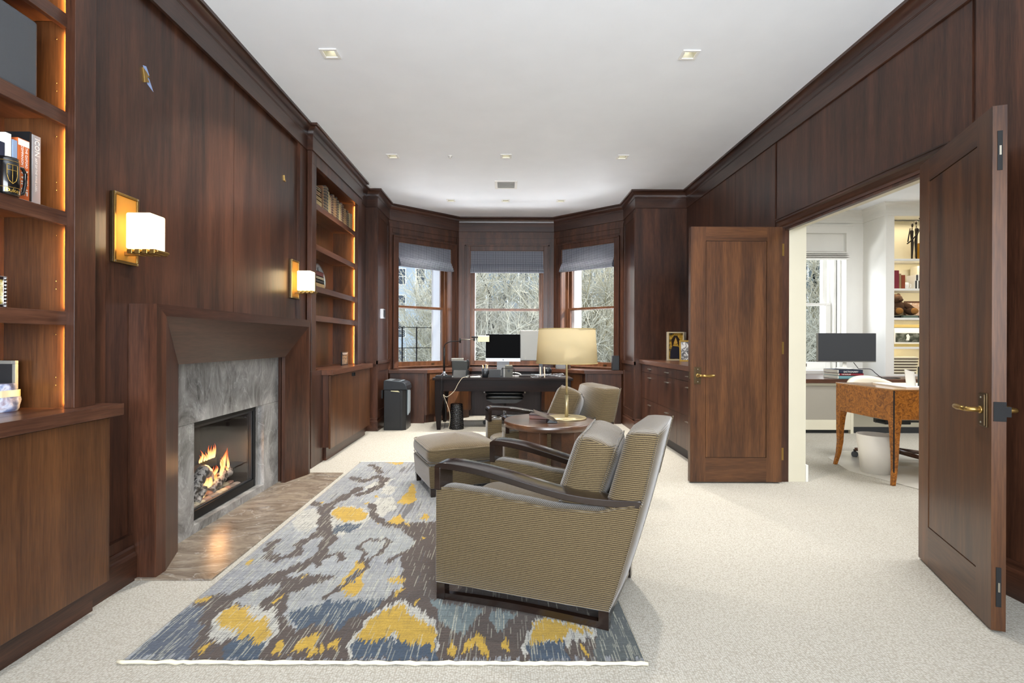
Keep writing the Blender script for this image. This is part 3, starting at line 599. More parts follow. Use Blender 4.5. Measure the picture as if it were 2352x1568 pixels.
bnd = MB().grid(24, 2, lambda u, v: (-2.115+(gl(u, .62)[0]+2.115)*1.07, 2.13+(gl(u, .62)[1]-2.13)*1.07, 1.012+v*.028)); make('band', bnd, plain('cream_glass', '#e9e3b8', .3), gs)
fr = thing('photo_frame', 'silver edged frame standing behind the glass lump', 'picture frame', (-2.16, 2.20, .95))
make('frame', MB().cells('y', 2.215, 2.23, (-2.215, -2.12, .95, 1.16), [(-2.20, -2.135, .965, 1.145)]), m_silver, fr, bevel=.002)
make('picture', MB().box(-2.20, -2.135, 2.22, 2.225, .965, 1.145), m_dark, fr)

# ------------------------------------------------------------ fireplace
YM0, YM1, ZM = 2.683, 4.795, 1.442
x0, x1 = -1.827, -1.925                          # front plane and throat of the splayed surround
ft = thing('fireplace_mantel', 'dark walnut splayed mantel surround around the lit fireplace', 'fireplace mantel', (XL, (YM0+YM1)/2, 0))
O = [(YM0, 0), (YM0, ZM), (YM1, ZM), (YM1, 0)]; I1 = [(YM0+.075, 0), (YM0+.075, ZM-.062), (YM1-.035, ZM-.062), (YM1-.035, 0)]; I2 = [(3.015, 0), (3.015, 1.108), (4.475, 1.108), (4.475, 0)]
parts = [('left_splay', 0, 1, wz), ('header_splay', 1, 2, wmant), ('right_splay', 2, 3, wz)]
for nm, i, j, mt in parts:
    m = MB(); v = []
    for x, P_ in ((XL-.028, O), (x0, O), (x0, I1), (x1, I2), (x1-.03, I2)):
        v += [(x, P_[i][0], P_[i][1]), (x, P_[j][0], P_[j][1])]
    m.add(v, [(0, 1, 3, 2), (2, 3, 5, 4), (4, 5, 7, 6), (6, 7, 9, 8)]); make(nm, m, mt, ft)
sr = thing('marble_surround', 'grey veined marble slabs framing the firebox', 'fireplace surround', (-1.995, 3.8, 0))
xm = -1.995
make('marble_slab', MB().box(xm-.05, xm, 2.95, 4.50, .722, 1.16), m_marb, sr, bevel=.001)
make('marble_slab', MB().box(xm-.05, xm, 2.95, 3.285, 0, .720), m_marb, sr, bevel=.001)
make('marble_slab', MB().box(xm-.05, xm, 4.235, 4.50, 0, .720), m_marb, sr, bevel=.001)
make('marble_sill', MB().box(xm-.12, xm, 3.286, 4.234, 0, .062), m_marb, sr, bevel=.001)
make('marble_return', MB().box(xm-.12, xm-.05, 4.20, 4.235, .062, .722), m_marb, sr); make('marble_return', MB().box(xm-.12, xm-.05, 3.285, 3.30, .062, .722), m_marb, sr)
hh = MB()
for (a, b) in ((2.665, 3.30), (3.303, 3.95), (3.953, 4.83)): hh.box(xm-.02, -1.525, a, b, -.002, .009)
solo('hearth_slab', hh, m_hearth, 'polished brown-grey marble hearth on the floor in front of the fire', 'hearth', bevel=.0015)
fb = thing('gas_fireplace', 'black glass-fronted gas firebox with burning logs', 'fireplace insert', (-2.2, 3.76, .065))
make('front_frame', MB().cells('x', -2.09, -2.045, (3.30, 4.20, .064, .722), [(3.335, 4.165, .125, .682)]), m_blackm, fb, bevel=.004)
make('inner_frame', MB().cells('x', -2.075, -2.055, (3.335, 4.165, .100, .690), [(3.352, 4.148, .135, .668)]), m_dark, fb, bevel=.002)
fbx = MB().box(-2.50, -2.48, 3.32, 4.18, .07, .70); fbx.box(-2.48, -2.09, 3.32, 3.335, .07, .70); fbx.box(-2.48, -2.09, 4.165, 4.18, .07, .70); fbx.box(-2.48, -2.09, 3.335, 4.165, .07, .095); fbx.box(-2.48, -2.09, 3.335, 4.165, .69, .70)
make('firebox', fbx, plain('firebox_metal', '#1b1c1e', .35, .3), fb)
make('burner_shelf', MB().box(-2.375, -2.345, 3.335, 4.165, .24, .30), m_void, fb)
make('glass_front', MB().box(-2.066, -2.062, 3.35, 4.15, .13, .67), m_glass, fb)
m_stones = [plain('pebble_%d' % i, c, .6, var=.25, vscale=25) for i, c in enumerate(['#9a7868', '#a5a08c', '#6e6660', '#b9a98a', '#7f7a74'])]
r2 = random.Random(4)
for i in range(26):
    row = i % 2; yy = 3.37+.74*(i//2)/12.6+r2.uniform(-.01, .01); xx = -2.135-row*.065+r2.uniform(-.01, .01)
    Mx = Matrix.Translation((xx, yy, .112+row*.008)) @ Matrix.Rotation(r2.uniform(-.6, .6), 4, 'Z') @ Matrix.Rotation(r2.uniform(-.15, .15), 4, 'Y')
    rr_ = r2.uniform(.024, .034); e = MB().ball((0, 0, 0), (rr_, rr_*1.35, rr_*.6), 14, Mx)
    solo('pebble', e, m_stones[i % 5], 'smooth river pebble lying in the firebox in front of the logs', 'pebble', 'river pebbles in the firebox')
m_log = picmat('charred_log', ['#141312', '#3c3836', '#b9b4ae', '#55504c'], 26)
def log(pts, rs, label, seed):
    q = random.Random(seed); m = MB(); P_ = []; Rr = []
    for i in range(len(pts)-1):
        for k in range(5):
            f = k/5; P_.append([pts[i][c]*(1-f)+pts[i+1][c]*f+q.uniform(-.006, .006) for c in range(3)]); Rr.append((rs[i]*(1-f)+rs[i+1]*f)*q.uniform(.86, 1.14))
    P_.append(pts[-1]); Rr.append(rs[-1]); m.tube(P_, Rr, 12); solo('fire_log', m, m_log, label, 'log')
log([(-2.20, 3.60, .14), (-2.19, 3.65, .24), (-2.20, 3.72, .30), (-2.22, 3.82, .25), (-2.22, 3.88, .14)], [.04, .05, .05, .04, .035], 'arched charred log at the left of the fire', 1)
log([(-2.19, 3.80, .14), (-2.20, 3.94, .18), (-2.21, 4.09, .215)], [.035, .045, .04], 'pale ash-covered log leaning to the right in the fire', 2)
log([(-2.28, 3.66, .14), (-2.29, 3.85, .17), (-2.29, 4.12, .15)], [.045, .05, .04], 'dark log lying at the back of the fire', 3)
log([(-2.15, 3.56, .12), (-2.16, 3.66, .17), (-2.17, 3.69, .20)], [.022, .026, .022], 'short greyish log stub at the left front of the fire', 5)
def flamemat():
    m, nt, b = nodes('flame'); L = nt.links.new; tc = N(nt, 'ShaderNodeTexCoord'); sp = N(nt, 'ShaderNodeSeparateXYZ'); L(tc.outputs['Generated'], sp.inputs[0])
    rp = N(nt, 'ShaderNodeValToRGB'); e = rp.color_ramp.elements; e[0].color = (1, .62, .22, 1); e[1].color = (1, .10, .01, 1); e[1].position = .8; L(sp.outputs['Z'], rp.inputs[0])
    em = N(nt, 'ShaderNodeEmission'); em.inputs[1].default_value = 2.3; L(rp.outputs[0], em.inputs[0]); tr = N(nt, 'ShaderNodeBsdfTransparent'); lw = N(nt, 'ShaderNodeLayerWeight'); lw.inputs[0].default_value = .35
    ma = N(nt, 'ShaderNodeMath', operation='MAXIMUM'); L(lw.outputs['Facing'], ma.inputs[0]); pw = N(nt, 'ShaderNodeMath', operation='MULTIPLY'); pw.inputs[1].default_value = .75; L(sp.outputs['Z'], pw.inputs[0]); L(pw.outputs[0], ma.inputs[1])
    x = N(nt, 'ShaderNodeMixShader'); L(ma.outputs[0], x.inputs[0]); L(em.outputs[0], x.inputs[1]); L(tr.outputs[0], x.inputs[2]); L(x.outputs[0], nt.nodes['Material Output'].inputs[0]); return m
m_fl = flamemat(); q = random.Random(11)
fls = []
for k in range(16): fls.append((-2.22+q.uniform(-.03, .03), 3.66+k*.030+q.uniform(-.01, .01), .15+.006*k, q.uniform(.05, .15), q.uniform(.010, .018)))
for k in range(9): fls.append((-2.345, 3.93+k*.025+q.uniform(-.008, .008), .31, q.uniform(.04, .11), q.uniform(.009, .015)))
fls += [(-2.20, 3.74, .17, .12, .026), (-2.20, 3.80, .16, .10, .026), (-2.20, 3.88, .18, .07, .022), (-2.25, 4.08, .24, .10, .013), (-2.17, 3.66, .12, .1, .018)]
for (x, y, z, h, r) in fls:
    m = MB(); pts = []; rs = []
    for k in range(12):
        f = k/11; pts.append((x+.008*math.sin(3*f+x*40), y+.02*math.sin(4.5*f+y*30)*f, z+h*f)); rs.append(max(.0006, r*(math.sin(math.pi*min(1, f*.9+.12))**.8)*(1-f)**.55))
    m.tube(pts, rs, 10); solo('flame', m, m_fl, 'orange flame rising from the logs in the firebox', 'flame', 'flames in the firebox')
light('fire_light', 'POINT', (-2.18, 3.86, .34), (0, 0, 0), 2.2, (1, .5, .18), shadow_soft_size=.08)
# sconces
def sconce(yc, label):
    t = thing('wall_sconce', label, 'wall lamp', (XL-.030, yc, 1.82), 0, 'brass wall sconces beside the fireplace')
    bp = MB().box(0, .018, -.085, .085, -.178, .178); make('back_plate', bp, m_brassd, t, local=True, bevel=.003)
    make('plate_rim', MB().cells('x', .018, .026, (-.085, .085, -.178, .178), [(-.072, .072, -.165, .165)]), m_brass, t, local=True, bevel=.002)
    make('mica_panel', MB().box(.018, .021, -.07, .07, -.163, .163), plain('amber_leather', '#b07a2a', .5, var=.15, vscale=12), t, local=True)
    sc = MB()
    for a in (-.079, .079):
        for b in (-.171, .171): sc.lathe([(.004, 0), (.003, .002)], (0, 0, 0), 8, False, Matrix.Translation((.026, a, b)) @ Matrix.Rotation(R(90), 4, 'Y'))
    make('screw', sc, m_nickel, t, local=True)
    ar = MB().box(.02, .10, -.014, .014, -.135, -.115); ar.box(.055, .215, -.045, .045, -.123, -.113)
    for k in range(4): ar.box(.062+k*.038, .088+k*.038, -.052, .052, -.131, -.108)
    make('arm', ar, m_brass, t, local=True, bevel=.002)
    make('glass_shade', MB().box(.060, .185, -.060, .060, -.108, .075), m_lampon, t, local=True, bevel=.010, seg=3)
    return t
sconce(2.64, 'brass wall sconce with lit square glass shade above the near end of the mantel')
sconce(4.76, 'brass wall sconce with lit square glass shade beside the far bookcase')
tp = thing('picture_hook', 'gold picture hook with torn blue tape high on the panel above the mantel', 'wall hook', (XL, 2.80, 2.70))
q = MB().prism([(2.785, 2.745), (2.81, 2.752), (2.835, 2.715), (2.812, 2.70)], XL-.031, XL-.0285, 'x'); q.prism([(2.792, 2.703), (2.832, 2.697), (2.868, 2.640), (2.822, 2.660)], XL-.031, XL-.0285, 'x'); make('tape', q, plain('blue_tape', '#8fa3cc', .6), tp)
make('hook', MB().prism([(2.775, 2.73), (2.80, 2.72), (2.828, 2.70), (2.808, 2.69), (2.826, 2.672), (2.79, 2.655)], XL-.031, XL-.021, 'x'), m_brass, tp, bevel=.001)
q = MB().prism([(4.545, 2.72), (4.56, 2.725), (4.572, 2.69), (4.59, 2.68), (4.575, 2.668), (4.555, 2.675)], XL-.031, XL-.021, 'x'); solo('picture_hook', q, m_brass, 'small gold picture hook high on the panel near the far bookcase', 'wall hook', bevel=.001)
# far bookcase contents
r3 = random.Random(21); y = 5.13; zb_ = 2.65
cols = ['#6a4a30', '#2a1c16', '#8a724c', '#44352a', '#7a5e3c', '#4e211b', '#9c8a64', '#221e1b', '#6b5036', '#7d7460', '#353a34']
bm = [plain('old_binding_%d' % i, c, .6, var=.25, vscale=18) for i, c in enumerate(cols)]
m_foil = plain('foil_bands', '#b59a62', .45, .3)
i = 0
# lying volumes at the near end
for (k, w, h) in ((0, .25, .05), (1, .25, .045), (2, .24, .05), (3, .245, .045)):
    z = zb_+[0, .05, .095, .145][k]; t = thing('book', ['thick pale old book at the bottom of the lying stack on the old-book shelf', 'second old book from the bottom of the lying stack on the top shelf', 'brown old book third in the lying stack on the top shelf', 'dark old book on top of the lying stack on the top shelf'][k], 'book', (-2.0, 5.26, z))
    m = MB().box(-2.10, -1.935, 5.13, 5.13+w, z, z+.004); m.box(-2.10, -1.935, 5.13, 5.13+w, z+h-.006, z+h-.002); m.box(-1.940, -1.935, 5.13, 5.13+w, z, z+h-.002); make('cover', m, bm[[6, 2, 0, 1][k]], t)
    make('pages', MB().box(-2.095, -1.94, 5.135, 5.125+w, z+.004, z+h-.006), m_paper, t); make('spine_bands', MB().cells('x', -1.936, -1.934, (5.16, 5.10+w, z+.008, z+h-.01), [(5.17, 5.20, z+.012, z+h-.014), (5.21, 5.29, z+.012, z+h-.014), (5.30, 5.34, z+.012, z+h-.014)]), m_foil, t)
y = 5.42
ORD = 'first second third fourth fifth sixth seventh eighth ninth tenth eleventh twelfth thirteenth fourteenth fifteenth sixteenth seventeenth eighteenth nineteenth twentieth twenty-first twenty-second twenty-third twenty-fourth twenty-fifth twenty-sixth twenty-seventh twenty-eighth twenty-ninth thirtieth thirty-first thirty-second thirty-third thirty-fourth thirty-fifth thirty-sixth'.split()
cname = ['brown', 'dark brown', 'tan', 'umber', 'ochre brown', 'dark red', 'pale buff', 'black', 'mid brown', 'grey-buff', 'dark green']
while y < 6.43:
    w = r3.choice((.026, .032, .038, .045, .030)); h = r3.uniform(.19, .25) if y < 6.1 else r3.uniform(.16, .2)
    if y < 5.6: h += .03
    t = thing('book', cname[(i*7) % 11]+' bound book, '+ORD[i]+' from the left in the standing row of old books', 'book', (-2.0, y+w/2, zb_), 0, 'old books standing on the top shelf')
    m = MB().box(-1.944, -1.940, y, y+w, zb_, zb_+h); m.box(-2.08, -1.944, y, y+.003, zb_, zb_+h); m.box(-2.08, -1.944, y+w-.003, y+w, zb_, zb_+h); make('cover', m, bm[(i*7) % 11], t, bevel=.001)
    make('pages', MB().box(-2.075, -1.944, y+.003, y+w-.003, zb_+.004, zb_+h-.005), m_paper, t)
    bb_ = MB()
    for f in (.08, .2, .32, .45, .58, .7, .82, .93): bb_.box(-1.941, -1.9395, y+.004, y+w-.004, zb_+h*f, zb_+h*f+.004)
    make('spine_bands', bb_, m_foil, t); y += w+.002; i += 1
for k, (h, c, lb) in enumerate(((.045, 2, 'pale book at the bottom of the stack before the round plate'), (.035, 7, 'dark book second in the stack before the round plate'), (.035, 9, 'greenish book third in the stack before the round plate'), (.05, 5, 'thick book on top of the stack before the round plate'))):
    z = 1.81+sum((.045, .035, .035, .05)[:k]); t = thing('book', lb, 'book', (-2.0, 5.32, z)); m = MB().box(-2.12, -1.945, 5.16, 5.50-k*.012, z, z+.004); m.box(-2.12, -1.945, 5.16, 5.50-k*.012, z+h-.005, z+h-.001); m.box(-1.95, -1.945, 5.16, 5.50-k*.012, z, z+h-.001)
    make('cover', m, bm[c], t); make('pages', MB().box(-2.115, -1.951, 5.165, 5.495-k*.012, z+.004, z+h-.005), m_paper, t)
Mx = Matrix.Translation((-2.06, 5.62, 1.953)) @ Matrix.Rotation(R(78), 4, 'Y')
pl = MB().lathe([(.0001, .012), (.09, .012), (.125, .018), (.140, .024), (.142, .028), (.12, .024), (.09, .018), (.0001, .017)], (0, 0, 0), 40, True, Mx)
t = thing('decorative_plate', 'round grey glass plate with dark crackle lines standing on the middle shelf', 'plate', (-2.06, 5.62, 1.81)); make('plate', pl, plain('grey_glaze', '#9fa6a8', .3, var=.2, vscale=12), t)
ck = MB(); q = random.Random(3)
for k in range(9):
    a = q.uniform(0, 6.28); P_ = [Vector((.02*math.cos(a+2), .02*math.sin(a+2), .0195))]
    for s_ in range(5): P_.append(Vector((P_[0].x+(.11)*(s_+1)/5*math.cos(a+q.uniform(-.25, .25)), P_[0].y+.11*(s_+1)/5*math.sin(a+q.uniform(-.25, .25)), .0195+.0012*s_)))
    ck.tube([Mx @ p for p in P_], .0018, 4)
make('crackle_lines', ck, m_dark, t)
t = thing('framed_photo', 'small black framed photo with a crowd picture on the far countertop', 'picture frame', (-2.0, 6.33, .95))
make('frame', MB().cells('x', -2.0, -1.985, (6.22, 6.46, .95, 1.115), [(6.235, 6.445, .965, 1.07)]), m_black, t, bevel=.002); make('picture', MB().box(-1.996, -1.99, 6.235, 6.445, .965, 1.07), picmat('crowd_picture', ['#0d0d0d', '#1b1a18', '#8f8c80', '#2a2825'], 30), t)
t2 = MB().box(-1.985, -1.984, 6.26, 6.42, 1.083, 1.089); t2.box(-1.985, -1.984, 6.24, 6.44, 1.096, 1.102); make('caption', t2, m_paper, t)
th = thing('light_switch', 'chrome switch plate on the left pier beside the bay window', 'switch', (-1.775, 7.48, 1.6))
make('plate', MB().box(-1.790, -1.770, 7.42, 7.54, 1.575, 1.72), m_chrome, th, bevel=.003); make('button', MB().box(-1.771, -1.764, 7.44, 7.52, 1.60, 1.70), m_dark, th, bevel=.002)
ot = thing('floor_outlet', 'black wall outlet plate low on the left pier behind the shredder', 'outlet', (-1.78, 7.45, .45)); make('plate', MB().box(-1.79, -1.772, 7.40, 7.48, .42, .54), m_black, ot)
# ------------------------------------------------------------ bay cabinets and worktop
ZB = .815
def poly(pts, z0, z1): return MB().prism(pts, z0, z1, 'z')
t = thing('bay_cabinet', 'walnut cabinet run under the left bay window beside the shredder', 'cabinet', (-1.4, 8.0, 0))
make('cabinet_body', poly([(-1.76, 7.82), (-1.20, 7.82), (-.57, 8.42), (-.57, 8.66), (-.83, 8.66)], .12, ZB-.055), wz, t)
make('toe_kick', poly([(-1.76, 7.86), (-1.22, 7.86), (-.60, 8.45), (-.60, 8.64), (-.83, 8.64)], 0, .12), wz, t)
def facepanel(P, Q, z0, z1, nm='cabinet_door', par=None, m=wzl, th=.018, out=1):
    d = (Vector(Q)-Vector(P)).normalized(); n = Vector((d.y, -d.x))*out; return make(nm, poly([P, Q, tuple(Vector(Q)+n*th), tuple(Vector(P)+n*th)], z0, z1), m, par, bevel=.001)
facepanel((-1.755, 7.818), (-1.235, 7.818), .0, ZB-.056, 'end_panel', t, wz)
facepanel((-1.17, 7.846), (-.62, 8.368), .14, ZB-.06, 'cabinet_door', t)
t = thing('bay_cabinet', 'walnut cabinet run under the right bay window beside the drawer credenza', 'cabinet', (1.4, 8.0, 0))
make('cabinet_body', poly([(1.77, 7.82), (.86, 8.64), (.60, 8.64), (.60, 8.42), (1.22, 7.82)], .12, ZB-.055), wz, t)
make('toe_kick', poly([(1.76, 7.86), (.86, 8.62), (.63, 8.62), (.63, 8.45), (1.24, 7.86)], 0, .12), wz, t)
facepanel((1.255, 7.818), (1.765, 7.818), .0, ZB-.056, 'end_panel', t, wz)
facepanel((.655, 8.368), (1.185, 7.846), .14, ZB-.06, 'cabinet_door', t)
kn = poly([(-.56, 8.655), (.60, 8.655), (.60, 8.69), (-.56, 8.69)], 0, ZB-.055); make_o = solo('knee_panel', kn, wood('dark_panel', '#1d1414', '#38282a', 'z', .5), 'dark panel closing the knee space under the bay worktop', 'panel')
wt = poly([(-1.775, 7.78), (-1.185, 7.78), (-.545, 8.38), (.575, 8.38), (1.20, 7.78), (1.79, 7.78), (1.79, 7.82), (.82, 8.67), (-.80, 8.67), (-1.775, 7.83)], ZB-.053, ZB)
solo('bay_worktop', wt, wxc, 'long walnut worktop following the bay under the three windows', 'worktop', bevel=.002)
# ------------------------------------------------------------ shredder
sh = thing('paper_shredder', 'black floor-standing paper shredder by the left pier', 'shredder', (-1.545, 7.35, 0))
make('body', MB().prism([(-1.70, 7.17), (-1.44, 7.17), (-1.395, 7.20), (-1.385, 7.34), (-1.39, 7.54), (-1.70, 7.54)], 0, .565, 'z'), m_black, sh, bevel=.006, seg=3)
prof = [(-1.706, .567), (-1.706, .695), (-1.60, .690), (-1.44, .672), (-1.405, .655), (-1.385, .62), (-1.378, .567)]
make('head', MB().prism(prof, 7.165, 7.545, 'y'), plain('shredder_head', '#1e2226', .3), sh, bevel=.006, seg=3)
make('top_plate', MB().prism([(-1.69, .6965), (-1.47, .681), (-1.46, .684), (-1.69, .7)], 7.19, 7.52, 'y'), plain('shredder_top', '#7f878c', .3, .3), sh)
make('feed_slot', MB().prism([(-1.60, .6925), (-1.50, .6855), (-1.50, .688), (-1.60, .695)], 7.22, 7.49, 'y'), m_void, sh)
make('handle_recess', MB().box(-1.60, -1.475, 7.160, 7.168, .535, .575), m_void, sh); make('handle_lip', MB().prism([(-1.60, .548), (-1.60, .556), (-1.50, .556), (-1.475, .536), (-1.52, .540)], 7.156, 7.163, 'y'), plain('cream_lip', '#d6d0a8', .4), sh)
make('window', MB().prism([(7.28, .20), (7.46, .23), (7.46, .54), (7.27, .56)], -1.389, -1.380, 'x'), plain('clear_window', '#aebbc2', .1), sh, bevel=.002)
make('door_seam', MB().box(-1.472, -1.470, 7.166, 7.171, .02, .50), m_void, sh)
tx = text('lettering', 'Fellowes', .035, frameM((-1.55, 7.30, .6915), (1, 0, -.07), (0, 1, 0)), m_dark, sh)
# ------------------------------------------------------------ desk
ZD = .735
dk = thing('writing_desk', 'black high-gloss desk with tapered square legs in front of the bay', 'desk', (-.04, 7.6, 0))
make('desktop', MB().box(-1.025, .955, 7.20, 8.02, ZD-.034, ZD), ebony, dk, bevel=.004)
make('apron', MB().box(-.995, .925, 7.225, 7.255, .545, ZD-.034), ebony, dk); make('apron', MB().box(-.995, .925, 7.965, 7.995, .545, ZD-.034), ebony, dk)
make('apron', MB().box(-.995, -.965, 7.255, 7.965, .545, ZD-.034), ebony, dk); make('apron', MB().box(.895, .925, 7.255, 7.965, .545, ZD-.034), ebony, dk)
for sx, xx in ((1, -.995), (-1, .925)):
    for yy, sy in ((7.222, 1), (7.998, -1)):
        pts = [(.69, .13), (.50, .125), (.25, .085), (.03, .055), (0, .05)]; m = MB(); v = []
        for z, w in pts:
            inset = .0 if z > .3 else (.3-z)*.10
            a, b = xx+sx*inset, xx+sx*(inset+w); c, d = yy+sy*0, yy+sy*w
            v += [(min(a, b), min(c, d), z), (max(a, b), min(c, d), z), (max(a, b), max(c, d), z), (min(a, b), max(c, d), z)]
        fs = [(0, 1, 2, 3), (16, 19, 18, 17)]
        for i in range(4):
            for k in range(4): fs.append((i*4+k, i*4+4+k, i*4+4+(k+1) % 4, i*4+(k+1) % 4))
        make('leg', m.add(v, fs), ebz, dk, bevel=.003)
# swing-arm desk lamp
lp = thing('swing_arm_lamp', 'black swing-arm desk lamp with a pale metal shade on the desk', 'desk lamp', (-.885, 7.40, ZD))
make('base', MB().box(-1.0, -.765, 7.29, 7.50, ZD, ZD+.022), m_blackm, lp, bevel=.003)
make('base_collar', MB().lathe([(.05, 0), (.045, .012), (.02, .03), (.015, .06)], (-.885, 7.40, ZD+.022), 20), m_chrome, lp)
make('stem', MB().tube([(-.885, 7.40, ZD+.03), (-.885, 7.40, 1.165)], .014, 12), m_blackm, lp)
arc = [(-.885, 7.40, 1.15)]+[(-.885+.135*(1-math.cos(a)), 7.40, 1.165+.085*math.sin(a)) for a in [i*math.pi/2/7 for i in range(8)]]+[(-.66, 7.40, 1.25)]
make('curved_arm', MB().tube(arc, .007, 10), m_blackm, lp)
make('joint', MB().lathe([(.012, -.035), (.012, .035)], (-.655, 7.40, 1.262), 12), m_blackm, lp)
make('swing_arm', MB().tube([(-.655, 7.40, 1.275), (-.45, 7.395, 1.278)], .006, 8), m_nickel, lp)
make('joint', MB().lathe([(.012, -.02), (.012, .045)], (-.45, 7.395, 1.277), 12), m_blackm, lp)
make('shade_arm', MB().tube([(-.49, 7.395, 1.312), (-.38, 7.395, 1.31)], .013, 12), m_dark, lp)
shd = MB().prism([(7.335, 1.245), (7.355, 1.322), (7.395, 1.335), (7.435, 1.322), (7.455, 1.245), (7.449, 1.245), (7.430, 1.316), (7.395, 1.328), (7.360, 1.316), (7.341, 1.245)], -.395, -.235, 'x'); make('lamp_shade', shd, plain('pale_brass_shade', '#cfcaa6', .35, .5), lp)
make('cord', MB().tube(smooth_path([(-.89, 7.29, ZD+.01), (-.892, 7.19, ZD+.002), (-.895, 7.188, .60), (-.90, 7.19, .50), (-.85, 7.2, .40), (-.84, 7.22, .2), (-.87, 7.28, .006)]), .003, 6), m_cabled, lp)
cb = MB().tube(smooth_path([(-.54, 7.26, ZD+.004), (-.60, 7.193, ZD+.003), (-.66, 7.188, .66), (-.72, 7.19, .55), (-.82, 7.19, .47), (-.87, 7.19, .50), (-.84, 7.2, .42), (-.78, 7.22, .22), (-.80, 7.26, .005)]), .004, 6); solo('telephone_cord', cb, m_cablec, 'cream cable hanging from the desk edge to the floor', 'cable', smooth=True)
# desk phone
ph = thing('desk_phone', 'dark office telephone seen from behind on the desk', 'telephone', (-.63, 7.42, ZD))
Mp = Matrix.Translation((-.64, 7.40, ZD)) 
make('stand', MB().box(-.77, -.53, 7.32, 7.52, ZD, ZD+.02), m_silver, ph, bevel=.004)
make('body', MB().prism([(7.37, ZD+.02), (7.32, ZD+.235), (7.345, ZD+.24), (7.50, ZD+.05), (7.50, ZD+.02)], -.765, -.545, 'x'), plain('phone_grey', '#33383a', .35), ph, bevel=.006)
make('display', MB().prism([(7.33, ZD+.235), (7.32, ZD+.27), (7.335, ZD+.275), (7.36, ZD+.225)], -.775, -.60, 'x'), m_silver, ph, bevel=.002)
make('foot', MB().prism([(7.30, ZD+.0), (7.355, ZD+.11), (7.37, ZD+.11), (7.37, ZD+.0)], -.745, -.565, 'x'), plain('phone_dark', '#1d2122', .3), ph)
hs = make('handset', MB().tube([(-.548, 7.38, ZD+.12), (-.53, 7.37, ZD+.17), (-.53, 7.355, ZD+.22), (-.55, 7.35, ZD+.25)], [.018, .012, .012, .018], 10), m_black, ph)
make('cord', MB().tube([(-.53+.012*math.cos(k*1.3), 7.37+.012*math.sin(k*1.3), ZD+.012+.0028*k) for k in range(34)], .0025, 5), m_black, ph)
kb = MB().box(-.50, -.36, 7.32, 7.44, ZD, ZD+.012); solo('notepad', kb, m_paper, 'white notepad lying on the desk right of the phone', 'notepad', bevel=.002)
kc = MB()
for i in range(6): kc.tube([(-.50+.02*i, 7.30+.01*(i % 2), ZD+.018+.004*i), (-.44+.015*i, 7.36, ZD+.02+.004*i)], .003, 5)
solo('binder_clips', kc, m_dark, 'tangle of dark clips on the notepad beside the phone', 'clips')
# pen cup, black box, letter holder
pc = thing('pen_cup', 'wire mesh pen cup filled with pens on the desk', 'pen cup', (-.29, 7.33, ZD))
make('cup', MB().lathe([(.045, 0), (.048, .13), (.046, .13), (.043, .004), (.0001, .004)], (-.29, 7.33, ZD), 24), plain('smoked_mesh', '#3f4247', .3, .5), pc)
q = random.Random(8)
for k in range(9):
    a = q.uniform(0, 6.28); solo('pen', MB().tube([(-.29+.02*math.cos(a), 7.33+.02*math.sin(a), ZD+.008), (-.29+.04*math.cos(a), 7.33+.04*math.sin(a), ZD+.17+.02*q.random())], .004, 6), [m_silver, m_gold, m_paper][k % 3], 'slim pen standing in the mesh pen cup', 'pen', 'pens in the mesh cup')
solo('desk_box', MB().box(-.235, -.065, 7.27, 7.40, ZD, ZD+.115), m_dark, 'plain charcoal box between the pen cup and the letter holder', 'box', bevel=.004)
lh = thing('letter_holder', 'black wire letter holder with upright papers on the desk', 'letter holder', (.03, 7.33, ZD))
w_ = MB()
for yy in (7.285, 7.37): w_.tube([(-.055, yy, ZD+.003), (-.055, yy, ZD+.12), (-.045, yy, ZD+.135), (.115, yy, ZD+.135), (.125, yy, ZD+.12), (.125, yy, ZD+.003)], .0035, 6)
for xx in (-.055, .125): w_.tube([(xx, 7.285, ZD+.004), (xx, 7.37, ZD+.004)], .0035, 6)
make('wire_frame', w_, m_blackm, lh)
bk = solo('certificate_folder', MB().box(-.005, .105, 7.295, 7.305, ZD+.005, ZD+.165), plain('olive_grey_card', '#4a483f', .5), 'grey card folder with a dark shield emblem in the letter holder', 'folder')
em = make('emblem', MB().prism([(.03, ZD+.115), (.068, ZD+.115), (.068, ZD+.09), (.049, ZD+.072), (.03, ZD+.09)], 7.2935, 7.2948, 'y'), m_dark, bk)
for k, (w, c, lb) in enumerate(((.02, m_dark, 'dark book standing left in the letter holder'), (.014, m_silver, 'grey notebook second from the left in the letter holder'))): solo('notebook', MB().box(-.048+k*.022, -.048+k*.022+w, 7.292, 7.365, ZD+.005, ZD+.14+.012*k), c, lb, 'notebook', bevel=.001)
solo('white_box', MB().box(-.0, .10, 7.31, 7.36, ZD+.008, ZD+.178), plain('bone_card', '#8f8b76', .5), 'bone coloured card box behind the shield folder', 'box', bevel=.002)
# computers
im = thing('desktop_computer', 'silver all-in-one computer with a black screen facing the room', 'computer', (-.04, 7.82, ZD))
make('chin', MB().box(-.300, .228, 7.78, 7.80, .945, .998), m_alu, im, bevel=.002); make('housing', MB().box(-.300, .228, 7.785, 7.81, .945, 1.362), m_alu, im, bevel=.003); make('screen', MB().box(-.298, .226, 7.778, 7.786, .998, 1.36), m_screen, im, bevel=.001)
ap = MB().ball((-.035, 7.779, .970), (.009, .0015, .0095), 16); ap.ball((-.032, 7.779, .983), (.0022, .001, .004), 8); make('emblem', ap, m_black, im)
make('stand', MB().prism([(7.81, .97), (7.84, 1.1), (7.83, .96), (7.86, ZD+.006), (7.70, ZD), (7.70, ZD+.006), (7.85, ZD+.008)], -.13, .06, 'x'), m_alu, im)
m2 = thing('monitor', 'silver backed monitor turned away behind the beige lamp shade', 'monitor', (.50, 7.88, ZD))
